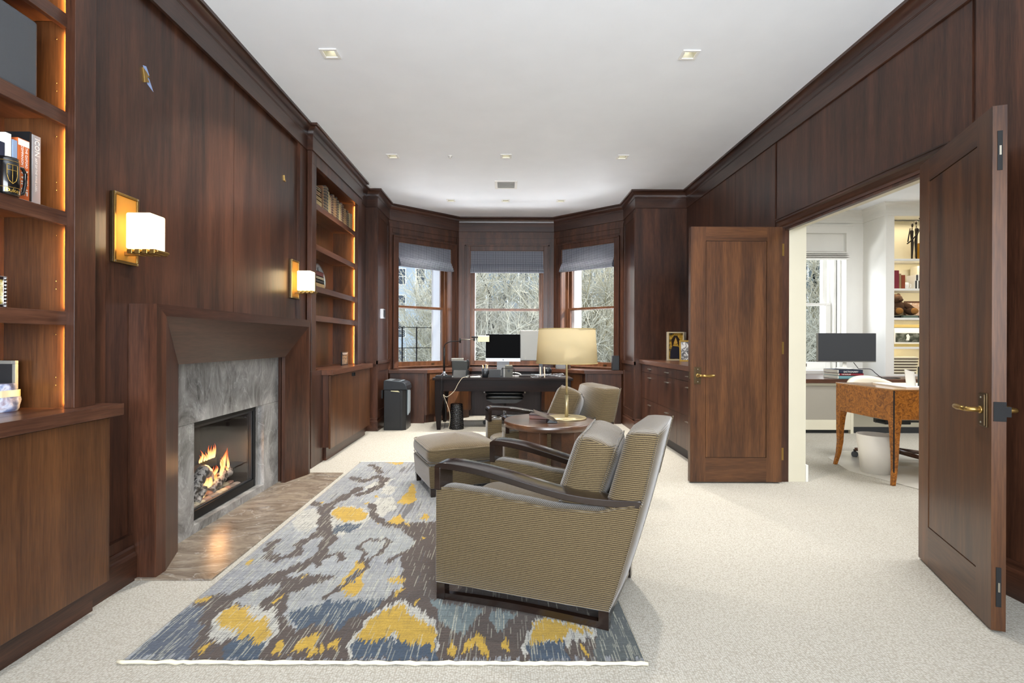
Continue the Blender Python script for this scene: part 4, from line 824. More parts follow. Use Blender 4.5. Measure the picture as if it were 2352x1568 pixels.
make('housing', MB().box(.222, .80, 7.88, 7.915, .955, 1.425), m_silver, m2, bevel=.012, seg=3)
rg = MB().tube([(.30+.013*math.cos(k*math.pi/8), 7.879, .995+.013*math.sin(k*math.pi/8)) for k in range(16)], .0016, 6, closed=True); make('emblem', rg, m_paper, m2)
make('stand', MB().box(.52, .58, 7.92, 7.93, ZD+.008, 1.15), m_screen2, m2); make('stand_foot', MB().box(.40, .62, 7.86, 7.99, ZD, ZD+.008), m_alu, m2)
q = random.Random(2)
cbm = MB()
for k in range(12):
    cx, cy = q.uniform(.40, .82), q.uniform(7.32, 7.62); r0 = q.uniform(.03, .08); a0_ = q.uniform(0, 6)
    cbm.tube([(cx+r0*math.cos(a0_+j*.7)*(1+.2*j/9), cy+r0*.7*math.sin(a0_+j*.7), ZD+.006+.008*(k % 5)+.006*math.sin(j)) for j in range(10)], .0032, 6)
tag(make('cable_tangle', cbm, m_cable), 'tangle of grey charging cables on the right end of the desk', 'cables', None, 'stuff')
solo('white_cable_loop', MB().tube([(.14+.1*math.cos(k*.5), 7.6+.03*math.sin(k*.5), ZD+.006+.045*max(0, math.sin(k*.5))) for k in range(13)], .008, 8), m_paper, 'white arched adapter cable behind the letter holder', 'cable', smooth=True)
dt = MB().box(.20, .44, 7.55, 7.70, ZD, ZD+.022); solo('docking_unit', dt, m_dark, 'flat black docking unit on the desk under the lamp shade', 'device', bevel=.004)
solo('desk_tray', MB().box(.20, .56, 7.40, 7.52, ZD, ZD+.018), ebony, 'low dark tray in front of the cables on the desk', 'tray', bevel=.004)
ip = MB().prism([(7.40, ZD), (7.44, ZD+.15), (7.446, ZD+.15), (7.41, ZD)], .50, .515, 'x'); ip.prism([(7.40, ZD), (7.44, ZD+.15), (7.446, ZD+.15), (7.41, ZD)], .56, .575, 'x'); solo('tablet_stand', ip, m_cablec, 'two pale slanted prongs of a stand among the cables', 'stand')
wc = thing('desk_fan', 'dark round device among the cables below the lamp shade', 'device', (.62, 7.7, ZD)); make('body', MB().ball((.64, 7.72, ZD+.075), (.06, .04, .06), 16), m_black, wc); make('foot', MB().lathe([(.04, 0), (.035, .012), (.01, .02)], (.64, 7.72, ZD), 16), m_black, wc)
df = thing('digital_frame', 'small black tilted digital frame on the bay worktop', 'picture frame', (.85, 8.2, ZB))
make('bezel', MB().prism([(8.17, ZB), (8.22, ZB+.115), (8.235, ZB+.115), (8.20, ZB)], .80, 1.0, 'x'), m_black, df, bevel=.003); make('screen', MB().prism([(8.175, ZB+.015), (8.213, ZB+.10), (8.215, ZB+.10), (8.18, ZB+.015)], .815, .985, 'x'), m_screen2, df)
wsd = MB().box(1.01, 1.04, 8.15, 8.27, ZB, ZB+.10); solo('wood_wedge', wsd, wxl, 'small wooden block beside the digital frame', 'block', bevel=.003)
spk = thing('small_speaker', 'small black speaker standing at the right end of the bay worktop', 'speaker', (1.68, 7.84, ZB)); make('cabinet', MB().box(1.625, 1.735, 7.79, 7.87, ZB, ZB+.225), m_black, spk, bevel=.005); make('grille', MB().box(1.632, 1.728, 7.783, 7.792, ZB+.01, ZB+.215), m_dark, spk, bevel=.003)
# desk chair tucked behind the desk
oc = thing('desk_chair', 'black leather desk chair with chrome frame behind the desk', 'chair', (-.01, 7.72, 0))
def cushion(mb, cx, cy, cz, w, d, h, M=None):
    def fn(u, v):
        a = u*2*math.pi; b = (v-.5)*math.pi; e = .35
        sg = lambda t, p: math.copysign(abs(t)**p, t)
        p = Vector((cx+w/2*sg(math.cos(b), .5)*sg(math.cos(a), e), cy+d/2*sg(math.cos(b), .5)*sg(math.sin(a), e), cz+h/2*sg(math.sin(b), .8))); return M @ p if M is not None else p
    return mb.grid(32, 14, fn)
make('seat', cushion(MB(), -.01, 7.76, .49, .58, .52, .07), m_leather, oc); make('seat', cushion(MB(), -.01, 7.62, .435, .56, .26, .08), m_leather, oc)
make('frame', MB().tube([(-.31, 7.56, .50), (-.31, 8.0, .50), (-.31, 8.05, .65)], .012, 8).tube([(.29, 7.56, .50), (.29, 8.0, .50), (.29, 8.05, .65)], .012, 8), m_chrome, oc)
make('backrest', MB().box(-.26, .24, 8.04, 8.07, .55, .70), m_leather, oc, bevel=.01)
make('seat_pan', MB().prism([(-.28, .395), (.26, .395), (.16, .34), (-.18, .34)], 7.55, 7.95, 'y'), m_dark, oc)
make('gas_column', MB().tube([(-.01, 7.76, .34), (-.01, 7.76, .12)], .025, 12), m_chrome, oc)
for k in range(5):
    a = k*2*math.pi/5+.7; e = (-.01+.30*math.cos(a), 7.76+.30*math.sin(a)); lg = make('base_leg', MB().tube([(-.01, 7.76, .13), (e[0], e[1], .075)], [.022, .014], 8), m_chrome, oc)
    make('castor', MB().tube([(e[0]-.02*math.sin(a), e[1]+.02*math.cos(a), .03), (e[0]+.02*math.sin(a), e[1]-.02*math.cos(a), .03)], .03, 12), m_black, lg)
# waste basket
wbk = MB()
def wbf(u, v):
    a = u*2*math.pi; r = .104-.020*v+.0022*math.sin(28*a+9*v*3)+.0022*math.sin(70*v+3*math.sin(9*a)); return (-.697+r*math.cos(a), 7.33+r*math.sin(a), v*.355)
wbk.grid(96, 70, wbf); wbk.lathe([(.086, .352), (.08, .358), (.078, .35), (.092, .01), (.0001, .008)], (-.697, 7.33, 0), 32)
solo('waste_basket', wbk, plain('black_woven', '#0f1012', .25), 'tall black textured waste basket under the desk', 'waste basket')
# ------------------------------------------------------------ drawer credenza
cz = thing('drawer_credenza', 'long walnut credenza with nine drawers and steel pulls on the right wall', 'credenza', (2.2, 6.0, 0))
XC = 1.885; ys = [4.93, 5.63, 6.33, 7.06]
make('cabinet_body', MB().box(XC+.02, XR-.0, 4.93, 7.07, .14, .95), wz, cz); make('toe_kick', MB().box(XC+.07, XR, 4.95, 7.07, 0, .14), plain('dark_toe', '#2a2226', .5), cz)
make('end_stile', MB().box(XC+.004, XC+.02, 7.062, 7.085, .14, .95), wz, cz)
for i in range(3):
    for (z0, z1, zh) in ((.845, .946, .895), (.487, .841, .78), (.13, .483, .425)):
        dr = make('drawer', MB().box(XC, XC+.02, ys[i]+.002, ys[i+1]-.002, z0, z1), wz, cz, bevel=.001); ym = (ys[i]+ys[i+1])/2-.02
        h = MB().box(XC-.022, XC, ym-.055, ym+.055, zh-.004, zh+.004) if True else None; make('handle', h, m_nickel, dr, bevel=.001)
solo('credenza_top', MB().box(XC-.028, XR, 4.90, 7.115, .952, 1.007), wyl, 'walnut top of the drawer credenza with two framed pictures', 'countertop', bevel=.002)
pa = thing('framed_painting', 'deep box framed painted portrait in yellow and dark blue on the credenza', 'picture frame', (2.25, 6.78, 1.007))
make('frame', MB().cells('y', 6.76, 6.80, (2.145, 2.36, 1.007, 1.385), [(2.160, 2.345, 1.024, 1.368)]), plain('pale_gold_frame', '#c2b596', .5), pa, bevel=.002); make('frame_side', MB().box(2.15, 2.40, 6.80, 6.85, 1.007, 1.385), plain('grey_wood', '#7d776c', .5), pa)
make('canvas', MB().box(2.160, 2.345, 6.775, 6.785, 1.024, 1.368), picmat('abstract_canvas', ['#1c2430', '#8a6a20', '#caa040', '#2c2a28'], 11), pa)
pm = MB().prism([(2.18, 1.03), (2.32, 1.03), (2.33, 1.10), (2.29, 1.19), (2.21, 1.20), (2.18, 1.12)], 6.772, 6.776, 'y'); make('painted_coat', pm, plain('dark_paint', '#22222c', .4), pa)
make('painted_head', MB().ball((2.25, 6.772, 1.262), (.034, .003, .045), 16), plain('ochre_paint', '#c49a45', .4), pa)
make('painted_hair', MB().prism([(2.20, 1.19), (2.195, 1.28), (2.225, 1.335), (2.27, 1.335), (2.305, 1.28), (2.31, 1.19), (2.285, 1.21), (2.25, 1.315), (2.215, 1.21)], 6.769, 6.7725, 'y'), plain('umber_paint', '#2b1d14', .4), pa)
p2 = thing('photo_frame', 'gold framed black and white photo beside the painted portrait', 'picture frame', (2.4, 6.42, 1.007))
Mt = Matrix.Translation((2.30, 6.45, 1.007)) @ Matrix.Rotation(R(-12), 4, 'Z') @ Matrix.Rotation(R(-10), 4, 'X')
f = MB(); 
for (a, b, c, d) in ((-.0, .018, 0, .27), (.17, .188, 0, .27), (.018, .17, 0, .018), (.018, .17, .252, .27)): f.box(a-.10, b-.10, 0, .014, c, d, Mt)
make('frame', f, m_gold, p2); make('picture', MB().box(-.082, .07, .004, .009, .018, .252, Mt), picmat('bw_photo', ['#f0f0ee', '#dcdcda', '#30343a', '#e8e8e6'], 22), p2)
# ------------------------------------------------------------ ikat rug
RUG_POLY=[('D',[(-1.25,2.0),(-1.4,2.34),(-1.48,2.42),(-1.42,2.48),(-1.29,2.53),(-1.23,2.67),(-1.02,2.72),(-0.87,2.69),(-0.78,2.58),(-0.55,2.53),(-0.46,2.63),(-0.38,2.79),(-0.27,1.98),(-1.23,1.98)]),('D',[(-0.71,3.5),(-0.4,3.5),(0.55,2.47),(0.36,1.99),(-0.4,1.99)]),('S',[(-1.46,1.99),(-1.47,2.39),(-1.39,2.36),(-1.29,2.16),(-1.23,1.99)]),('G',[(-1.29,2.42),(-1.26,2.57),(-1.15,2.62),(-1.12,2.53),(-1.17,2.39)]),('G',[(-0.99,2.31),(-1.05,2.5),(-0.99,2.59),(-0.89,2.67),(-0.72,2.76),(-0.58,2.71),(-0.55,2.48),(-0.62,2.37),(-0.81,2.35),(-0.86,2.22),(-0.9,2.19)]),('B',[(-0.99,2.34),(-0.84,2.43),(-0.57,2.46),(-0.61,2.35),(-0.67,2.31),(-0.71,2.19),(-0.78,2.25),(-0.89,2.2)]),('W',[(-1.26,2.17),(-1.3,2.33),(-1.28,2.39),(-1.18,2.39),(-1.09,2.37),(-1.01,2.3),(-0.97,2.19),(-0.96,2.08),(-0.97,2.03),(-1.12,2.16),(-1.16,2.1),(-1.2,2.12)]),('B',[(-1.13,2.09),(-1.12,2.15),(-1.04,2.12),(-0.98,2.1),(-0.96,2.03),(-0.97,1.98),(-1.09,1.98)]),('Y',[(-1.26,2.25),(-1.29,2.35),(-1.27,2.39),(-1.19,2.38),(-1.15,2.31),(-1.06,2.28),(-1.01,2.21),(-0.98,2.12),(-1.01,2.1),(-1.09,2.14),(-1.16,2.2),(-1.21,2.21)]),('Y',[(-1.22,2.04),(-1.22,2.08),(-1.19,2.1),(-1.19,2.06),(-1.19,2.03)]),('Y',[(-0.92,2.02),(-0.93,2.1),(-0.91,2.12),(-0.88,2.04),(-0.91,2.02)]),('Y',[(-0.85,2.01),(-0.84,2.12),(-0.81,2.18),(-0.78,2.15),(-0.74,2.02),(-0.76,2.01),(-0.8,2.07),(-0.82,2.04)]),('Y',[(-0.74,2.04),(-0.74,2.09),(-0.72,2.08),(-0.72,2.04)]),('Y',[(-0.71,2.06),(-0.71,2.11),(-0.68,2.12),(-0.66,2.06)]),('W',[(-0.61,1.99),(-0.64,2.12),(-0.61,2.29),(-0.56,2.39),(-0.49,2.44),(-0.42,2.4),(-0.34,2.31),(-0.3,2.25),(-0.26,1.99)]),('W',[(-0.49,2.42),(-0.41,2.34),(-0.35,2.29),(-0.3,2.2),(-0.26,2.1),(-0.27,2.0),(-0.4,1.99)]),('B',[(-0.6,1.99),(-0.62,2.12),(-0.28,2.13),(-0.26,1.99)]),('B',[(-0.45,2.16),(-0.4,2.11),(-0.33,2.08),(-0.28,2.05),(-0.27,1.99),(-0.41,1.99)]),('Y',[(-0.63,2.15),(-0.59,2.28),(-0.54,2.37),(-0.49,2.4),(-0.41,2.32),(-0.34,2.25),(-0.29,2.18),(-0.28,2.1),(-0.34,2.1),(-0.44,2.15),(-0.47,2.18),(-0.49,2.13),(-0.55,2.1),(-0.6,2.12)]),('Y',[(-0.48,2.31),(-0.4,2.28),(-0.34,2.22),(-0.32,2.14),(-0.28,2.1),(-0.28,2.06),(-0.31,2.08),(-0.38,2.1),(-0.44,2.14)]),('N',[(-0.36,2.46),(-0.16,2.39),(-0.1,2.36),(-0.13,2.27),(-0.18,2.15),(-0.23,2.21),(-0.31,2.32)]),('N',[(-0.07,2.36),(0.06,2.32),(0.0,2.21),(-0.03,2.16),(-0.05,2.25)]),('Y',[(-0.23,2.07),(-0.21,2.13),(-0.19,2.07),(-0.19,2.02),(-0.21,2.03)]),('Y',[(-0.17,2.02),(-0.15,2.12),(-0.12,2.17),(-0.1,2.15),(-0.06,2.07),(-0.06,2.02),(-0.09,2.02),(-0.11,2.09),(-0.14,2.06)]),('Y',[(-0.01,2.09),(0.0,2.13),(0.03,2.07),(0.02,2.02)]),('W',[(0.07,2.04),(0.09,2.19),(0.14,2.28),(0.21,2.31),(0.41,2.22),(0.37,2.15),(0.29,2.1)]),('B',[(0.09,2.11),(0.25,2.11),(0.25,1.99),(0.1,1.99)]),('Y',[(0.1,2.14),(0.13,2.25),(0.18,2.29),(0.38,2.21),(0.35,2.19),(0.26,2.18),(0.24,2.11),(0.17,2.12),(0.12,2.1)]),('Y',[(0.31,2.08),(0.33,2.09),(0.34,2.04),(0.32,2.03)]),('T',[(0.39,2.18),(0.46,2.33),(0.54,2.47),(0.58,2.33),(0.56,1.99),(0.35,1.99)]),('W',[(-1.44,3.48),(-1.49,3.71),(-1.43,3.78),(-1.33,3.69),(-1.26,3.45),(-1.28,3.32),(-1.4,3.37)]),('W',[(-1.26,3.65),(-1.27,3.81),(-1.14,3.85),(-0.99,3.75),(-0.94,3.57),(-0.96,3.4),(-1.03,3.25),(-1.12,3.22),(-1.17,3.45)]),('B',[(-1.11,3.3),(-1.14,3.45),(-0.96,3.48),(-1.0,3.32)]),('Y',[(-1.25,3.69),(-1.25,3.83),(-1.12,3.82),(-0.98,3.69),(-0.98,3.54),(-1.08,3.51),(-1.2,3.6)]),('L',[(-1.04,3.09),(-1.02,3.3),(-0.88,3.38),(-0.64,3.35),(-0.54,3.11),(-0.61,2.98),(-0.77,2.94),(-0.92,2.9),(-1.04,2.98)]),('Y',[(-0.86,2.49),(-0.83,2.69),(-0.83,2.87),(-0.77,2.88),(-0.75,2.71),(-0.71,2.55),(-0.73,2.47),(-0.81,2.55)]),('S',[(-0.82,2.64),(-0.8,2.79),(-0.76,2.64)]),('W',[(-1.2,4.35),(-1.12,4.53),(-1.0,4.63),(-1.02,4.4),(-1.11,4.26)]),('W',[(-1.02,4.18),(-1.02,4.4),(-0.91,4.35),(-0.92,4.11)]),('W',[(-0.98,3.75),(-1.01,4.03),(-0.89,4.07),(-0.8,3.79),(-0.86,3.6)]),('Y',[(-1.43,2.81),(-1.44,2.9),(-1.42,2.9),(-1.4,2.82)]),('Y',[(-1.48,2.43),(-1.45,2.47),(-1.4,2.47),(-1.42,2.42)]),('Y',[(-1.23,2.69),(-1.23,2.73),(-1.21,2.7)]),('Y',[(-1.06,2.65),(-1.05,2.7),(-1.03,2.69)]),('Y',[(-1.1,2.43),(-1.09,2.49),(-1.07,2.49),(-1.07,2.43)]),('Y',[(-1.46,3.85),(-1.46,3.92),(-1.39,3.92),(-1.38,3.83)]),('Y',[(-1.04,4.07),(-1.02,4.14),(-1.0,4.07)]),('Y',[(-1.07,3.88),(-1.04,3.94),(-1.03,3.87)]),('Y',[(-0.61,2.66),(-0.57,2.69),(-0.52,2.67),(-0.51,2.62),(-0.58,2.62)]),('Y',[(-0.54,2.5),(-0.53,2.56),(-0.5,2.53),(-0.53,2.48)]),('Y',[(-0.43,2.42),(-0.42,2.48),(-0.4,2.45)]),('Y',[(-0.54,3.2),(-0.52,3.23),(-0.5,3.19)]),('Y',[(-0.6,3.57),(-0.57,3.68),(-0.55,3.66),(-0.53,3.54)]),('Y',[(-0.83,3.92),(-0.8,4.23),(-0.82,4.49),(-0.76,4.36),(-0.69,3.96),(-0.73,3.89)]),('Y',[(-1.24,5.24),(-1.04,5.24),(-1.04,5.12)]),('Y',[(-0.8,3.48),(-0.79,3.6),(-0.75,3.66),(-0.69,3.51),(-0.71,3.43)]),('Y',[(-0.87,3.48),(-0.85,3.51),(-0.82,3.44)]),('Y',[(-0.68,3.48),(-0.65,3.51),(-0.64,3.43)]),]
RUG_STROKE=[('D',0.035,[(-1.47,3.93),(-1.3,3.69),(-1.22,3.42),(-1.2,3.27),(-1.25,3.15),(-1.21,2.98),(-1.29,2.9),(-1.35,2.94),(-1.4,3.02),(-1.42,3.15)]),('D',0.05,[(-1.22,4.31),(-1.28,4.03),(-1.33,3.85),(-1.25,3.54),(-1.1,3.22),(-1.06,2.9),(-1.13,2.81),(-1.19,2.72),(-1.29,2.53)]),('D',0.035,[(-1.01,3.89),(-0.92,3.6),(-0.8,3.46),(-0.7,3.43),(-0.59,3.3)]),('D',0.018,[(-0.8,2.87),(-0.82,2.98),(-0.88,3.09),(-0.86,3.18),(-0.81,3.19),(-0.74,3.2),(-0.71,3.13),(-0.73,3.0),(-0.77,2.9),(-0.76,2.79),(-0.86,2.47)]),('D',0.025,[(-1.04,2.83),(-1.03,2.96),(-0.96,2.98),(-0.92,2.9)]),('D',0.025,[(-0.65,2.88),(-0.61,2.98),(-0.52,2.98)]),('D',0.05,[(-1.38,4.62),(-1.25,4.53),(-1.16,4.68),(-1.07,4.58),(-1.08,4.31),(-1.17,4.14)]),('D',0.04,[(-1.34,5.12),(-1.25,5.0),(-1.18,4.83)]),('D',0.04,[(-0.59,3.3),(-0.51,3.11),(-0.45,2.87),(-0.47,2.69)]),]
def build_rug():
    import numpy as np
    x0, x1, y0, y1 = -1.475, .545, 1.985, 5.25; nx, ny = 640, 680
    gx = np.linspace(x0, x1, nx); gy = np.linspace(y0, y1, ny); X, Y = np.meshgrid(gx, gy)
    rs = np.random.RandomState(5)
    jag = rs.uniform(-1, 1, nx); jag = (jag+.6*np.roll(jag, 1))*.8
    jag2 = np.interp(np.arange(nx), np.arange(0, nx+9, 9), rs.uniform(-1, 1, nx//9+2))
    fine = rs.uniform(-1, 1, nx)
    Yj = Y + jag[None, :]*.026 + jag2[None, :]*.012; Xj = X + .006*np.sin(Y*31)+.004*np.sin(Y*67+X*9)
    H = lambda h: np.array(srgb(h)[:3])
    C = {'D': H('#42362e'), 'S': H('#424a57'), 'G': H('#888a8a'), 'B': H('#2f3e4e'), 'W': H('#a6a49b'), 'Y': H('#a88828'), 'N': H('#5f6b6c'), 'L': H('#868989'), 'T': H('#454b4a')}
    col = np.zeros((ny, nx, 3)); base = H('#7f8184'); col[:] = base
    def inside(P, XX, YY):
        r = np.zeros(XX.shape, bool); n = len(P); j = n-1
        for i in range(n):
            xi, yi = P[i]; xj, yj = P[j]
            if yi != yj:
                c = ((yi > YY) != (yj > YY)) & (XX < (xj-xi)*(YY-yi)/(yj-yi)+xi); r ^= c
            j = i
        return r
    # faint cloudy patches and pale warp streaks over the grey ground
    st = np.interp(np.arange(nx), np.arange(0, nx+3, 3), rs.uniform(0, 1, nx//3+2))
    cl = .5+.5*np.sin(X*5.3+1.2*np.sin(Y*3.1))*np.cos(Y*4.2+1.5*np.sin(X*4))
    m = (cl[:, :] + .6*(st[None, :]-.5) > .70); col[m] = H('#8b8e90')
    m = (cl + .7*(st[None, :]-.5) < .02); col[m] = H('#5a5859')
    for k, P in RUG_POLY: col[inside(P, Xj, Yj)] = C[k]
    for k, w, P in RUG_STROKE:
        for a, b in zip(P[:-1], P[1:]):
            dx, dy = b[0]-a[0], b[1]-a[1]; L2 = dx*dx+dy*dy+1e-9
            t = np.clip(((Xj-a[0])*dx+(Yj-a[1])*dy)/L2, 0, 1); d = np.hypot(Xj-a[0]-t*dx, (Yj-a[1]-t*dy)*.75)
            col[d < .72*w*(1+.25*np.sin(9*t))] = C[k]
    # thin pale or dark warp threads, denser inside blue and grey parts
    for _ in range(7500):
        i = rs.randint(0, nx-1); c = rs.uniform(0, ny); ln = rs.randint(3, 14); a, b = int(max(0, c-ln)), int(min(ny, c+ln))
        if b <= a: continue
        cc = col[(a+b)//2, i]; yel = cc[0] > cc[2]*2.2; dark = cc.sum() < .45
        if yel and rs.rand() < .85: continue
        if dark and cc[0] > cc[2] and rs.rand() < .7: continue
        tone = H('#aeac9a') if rs.rand() < (.75 if cc.sum() < .9 else .35) else H('#3c4048')
        k_ = rs.uniform(.25, .7); col[a:b, i] = col[a:b, i]*(1-k_)+tone*k_
    row = rs.uniform(.86, 1.12, ny)[:, None, None]; pix = rs.uniform(.82, 1.16, (ny, nx, 1)); col *= row*pix
    v = np.stack([X.ravel(), Y.ravel(), np.full(X.size, .012)+rs.uniform(-.0006, .0006, X.size)], 1)
    idx = np.arange(nx*ny).reshape(ny, nx); f = np.stack([idx[:-1, :-1].ravel(), idx[:-1, 1:].ravel(), idx[1:, 1:].ravel(), idx[1:, :-1].ravel()], 1)
    me = bpy.data.meshes.new('pile'); ox, oy = (x0+x1)/2, (y0+y1)/2; v[:, 0] -= ox; v[:, 1] -= oy
    me.vertices.add(len(v)); me.vertices.foreach_set('co', v.ravel()); me.loops.add(f.size); me.loops.foreach_set('vertex_index', f.ravel().astype('i4'))
    me.polygons.add(len(f)); me.polygons.foreach_set('loop_start', np.arange(0, f.size, 4, dtype='i4')); me.polygons.foreach_set('loop_total', np.full(len(f), 4, 'i4')); me.update(); me.validate()
    at = me.color_attributes.new('dye', 'FLOAT_COLOR', 'POINT'); at.data.foreach_set('color', np.concatenate([col.reshape(-1, 3), np.ones((nx*ny, 1))], 1).ravel())
    m, nt, b = nodes('dyed_wool'); L = nt.links.new; a = N(nt, 'ShaderNodeAttribute', attribute_name='dye'); tc = N(nt, 'ShaderNodeTexCoord')
    mp = N(nt, 'ShaderNodeMapping'); mp.inputs['Scale'].default_value = (12, 260, 1); L(tc.outputs['Object'], mp.inputs[0]); nz = N(nt, 'ShaderNodeTexNoise'); nz.inputs['Scale'].default_value = 1; nz.inputs['Detail'].default_value = 3; L(mp.outputs[0], nz.inputs[0])
    rp = N(nt, 'ShaderNodeMapRange'); rp.inputs['From Min'].default_value = .3; rp.inputs['From Max'].default_value = .7; rp.inputs['To Min'].default_value = .72; rp.inputs['To Max'].default_value = 1.2; L(nz.outputs['Fac'], rp.inputs[0])
    mx = N(nt, 'ShaderNodeVectorMath', operation='SCALE'); L(a.outputs['Color'], mx.inputs[0]); L(rp.outputs[0], mx.inputs['Scale']); L(mx.outputs[0], b.inputs['Base Color']); b.inputs['Roughness'].default_value = .9; b.inputs['Sheen Weight'].default_value = .2; b.inputs['Specular IOR Level'].default_value = .15
    bp = N(nt, 'ShaderNodeBump'); bp.inputs['Strength'].default_value = .5; bp.inputs['Distance'].default_value = .003; L(nz.outputs['Fac'], bp.inputs['Height']); L(bp.outputs[0], b.inputs['Normal'])
    me.materials.append(m)
    t = thing('area_rug', 'grey brown and yellow ikat patterned rug before the fireplace', 'rug', (ox, oy, 0))
    o = bpy.data.objects.new('pile', me); COL.objects.link(o); o.parent = t; WM[o.name] = WM[t.name]
    make('rug_backing', MB().box(x0-.004, x1+.004, y0, y1, .001, .0105), plain('rug_edge', '#7a7468', .9), t)
    q = random.Random(1); fr = MB()
    for yy, s in ((y0, -1), (y1, 1)):
        pts = [(x0-.02+(x1-x0+.03)*k/80, yy+s*(.008+q.uniform(-.003, .003)), .008+q.uniform(-.001, .002)) for k in range(81)]; fr.tube(pts, [q.uniform(.006, .009) for _ in pts], 6)
    for sx in (x0, x1): fr.tube([(sx, y0+(y1-y0)*k/20, .007) for k in range(21)], .0045, 6)
    make('fringe', fr, plain('fringe_wool', '#d8d0b8', .95, bump=.5, bscale=200), t)
build_rug()
# ------------------------------------------------------------ armchairs
def soft_box(P, fn=None): pass
def armchair():
    t = thing('armchair', '', 'armchair', (0, 0, 0), 0, 'ribbed olive armchairs around the side table')
    HF, HR, Lc = .358, .300, .82
    def hw(x): return HF+(HR-HF)*min(1, max(0, x/Lc))
    NX = 18
    def topz(x):
        pts = [(0, .535), (.06, .545), (.2, .538), (.4, .518), (.58, .503), (.75, .508), (.90, .545), (.96, .565)]
        for (a, za), (b, zb) in zip(pts[:-1], pts[1:]):
            if x <= b: f = (x-a)/(b-a); f = f*f*(3-2*f); return za+(zb-za)*f
        return pts[-1][1]
    def rear(z): return .815+.21*max(0, (z-.06))/.80+.012*math.sin(min(1, z/.85)*math.pi)
    for s in (-1, 1):                           # upholstered sides
        m = MB(); wd = .105; nz = 10
        def fn(u, v, s=s):
            return None
        rows = []
        for k in range(NX+1):
            u = k/NX; ring = []
            for (w, f) in ((0, 0), (0, .25), (0, .5), (0, .8), (0, .97), (.012, 1.0), (.5, 1.008), (.93, 1.0), (1, .95), (1, .5), (1, 0)):
                # z along the ring at this station; the rear edge leans back with height
                zt = topz(u*(.94 if True else 1)); z = .085+(zt-.085)*f; xr = rear(z)-.004; x = u*xr; zt2 = topz(x); z = .085+(zt2-.085)*f
                bul = .006*math.sin(math.pi*min(1, f))*(1 if w == 0 else 0)*math.sin(math.pi*u)
                y = hw(x)+bul-w*wd; ring.append((x, s*y, z))
            rows.append(ring)
        n = len(rows[0]); vs = [p for r in rows for p in r]; fs = []
        for k in range(NX):
            for j in range(n-1): a = k*n+j; fs.append((a, a+1, a+n+1, a+n))
            fs.append((k*n+n-1, k*n, (k+1)*n, (k+1)*n+n-1))
        fs.append(tuple(range(n))[::-1]); fs.append(tuple(NX*n+j for j in range(n)))
        m.add(vs, fs, True); sd = make('arm_side', m, fab_x, t, local=True, bevel=.006)
        pp = MB(); pp.tube([(x_, s*(hw(x_)+.0), topz(x_)-.001) for x_ in [.0+.93*k/24 for k in range(25)]], .0045, 6); pp.tube([(rear(z)-.004, s*(hw(rear(z))+.001), z) for z in [.09+.47*k/8 for k in range(9)]], .003, 5)
        make('piping', pp, fab_x, sd, local=True)
        # wooden arm: post at the front and a long bowed plank
        ap = [(0.0, .650), (.03, .664), (.10, .664), (.22, .652), (.36, .628), (.50, .600), (.62, .580), (.74, .570), (.86, .572), (.955, .582)]
        def cr_(P_, t_):
            k = min(len(P_)-2, int(t_)); f = t_-k; p0, p1, p2, p3 = P_[max(0, k-1)], P_[k], P_[k+1], P_[min(len(P_)-1, k+2)]
            return tuple(.5*((2*p1[c])+(p2[c]-p0[c])*f+(2*p0[c]-5*p1[c]+4*p2[c]-p3[c])*f*f+(3*p1[c]-p0[c]-3*p2[c]+p3[c])*f**3) for c in (0, 1))
        ap = [cr_(ap, 9*k/36) for k in range(37)]
        m = MB(); W0, W1 = .125, .105; v = []; n = len(ap)
        for i, (x, z) in enumerate(ap):
            w = W0+(W1-W0)*i/(n-1); yc = hw(x)-.050; cb = .004
            v += [(x, s*(yc+w/2), z-.004), (x, s*yc, z+cb), (x, s*(yc-w/2), z-.004), (x, s*(yc-w/2), z-.034), (x, s*(yc+w/2), z-.034)]
        fs = [(0, 1, 2, 3, 4)[::-1], tuple((n-1)*5+k for k in range(5))]
        for i in range(n-1):
            for k in range(5): fs.append((i*5+k, i*5+(k+1) % 5, i*5+5+(k+1) % 5, i*5+5+k))
        am = make('armrest', m.add(v, fs, True), armwood, t, local=True, bevel=.003)
        am.data.set_sharp_from_angle(angle=R(35))
        yc = hw(0)-.05; make('arm_post', MB().box(0, .032, s*yc-.0625, s*yc+.0625, .532, .640), armwood, t, local=True, bevel=.003)
    # plinth frame: curved rail between the short legs
    for s in (-1, 1):
        m = MB(); v = []; n = 13
        for k in range(n):
            x = .82*k/(n-1); z = .028+.012*math.sin(math.pi*k/(n-1)); y = hw(x)-.012
            v += [(x, s*y, z-.026), (x, s*(y-.03), z-.026), (x, s*(y-.03), z+.004), (x, s*y, z+.004)]
        fs = [(0, 1, 2, 3)[::-1], tuple((n-1)*4+k for k in range(4))]
        for i in range(n-1):
            for k in range(4): fs.append((i*4+k, i*4+(k+1) % 4, i*4+4+(k+1) % 4, i*4+4+k))
        make('base_rail', m.add(v, fs), armwood, t, local=True)
        for x in (.0, .775): make('leg', MB().box(x, x+.045, s*(hw(x)-.012)-(.045 if s > 0 else 0), s*(hw(x)-.012)+(.045 if s < 0 else 0), .002, .088), armwood, t, local=True, bevel=.002)
    make('under_frame', MB().box(.04, .79, -.28, .28, .07, .12), m_void, t, local=True)
    make('base_rail', MB().box(.79, .815, -.25, .25, .03, .07), armwood, t, local=True)
    # seat deck, seat cushion
    make('seat_front', MB().box(.012, .80, -.25, .25, .10, .30), fab_y, t, local=True, bevel=.012)
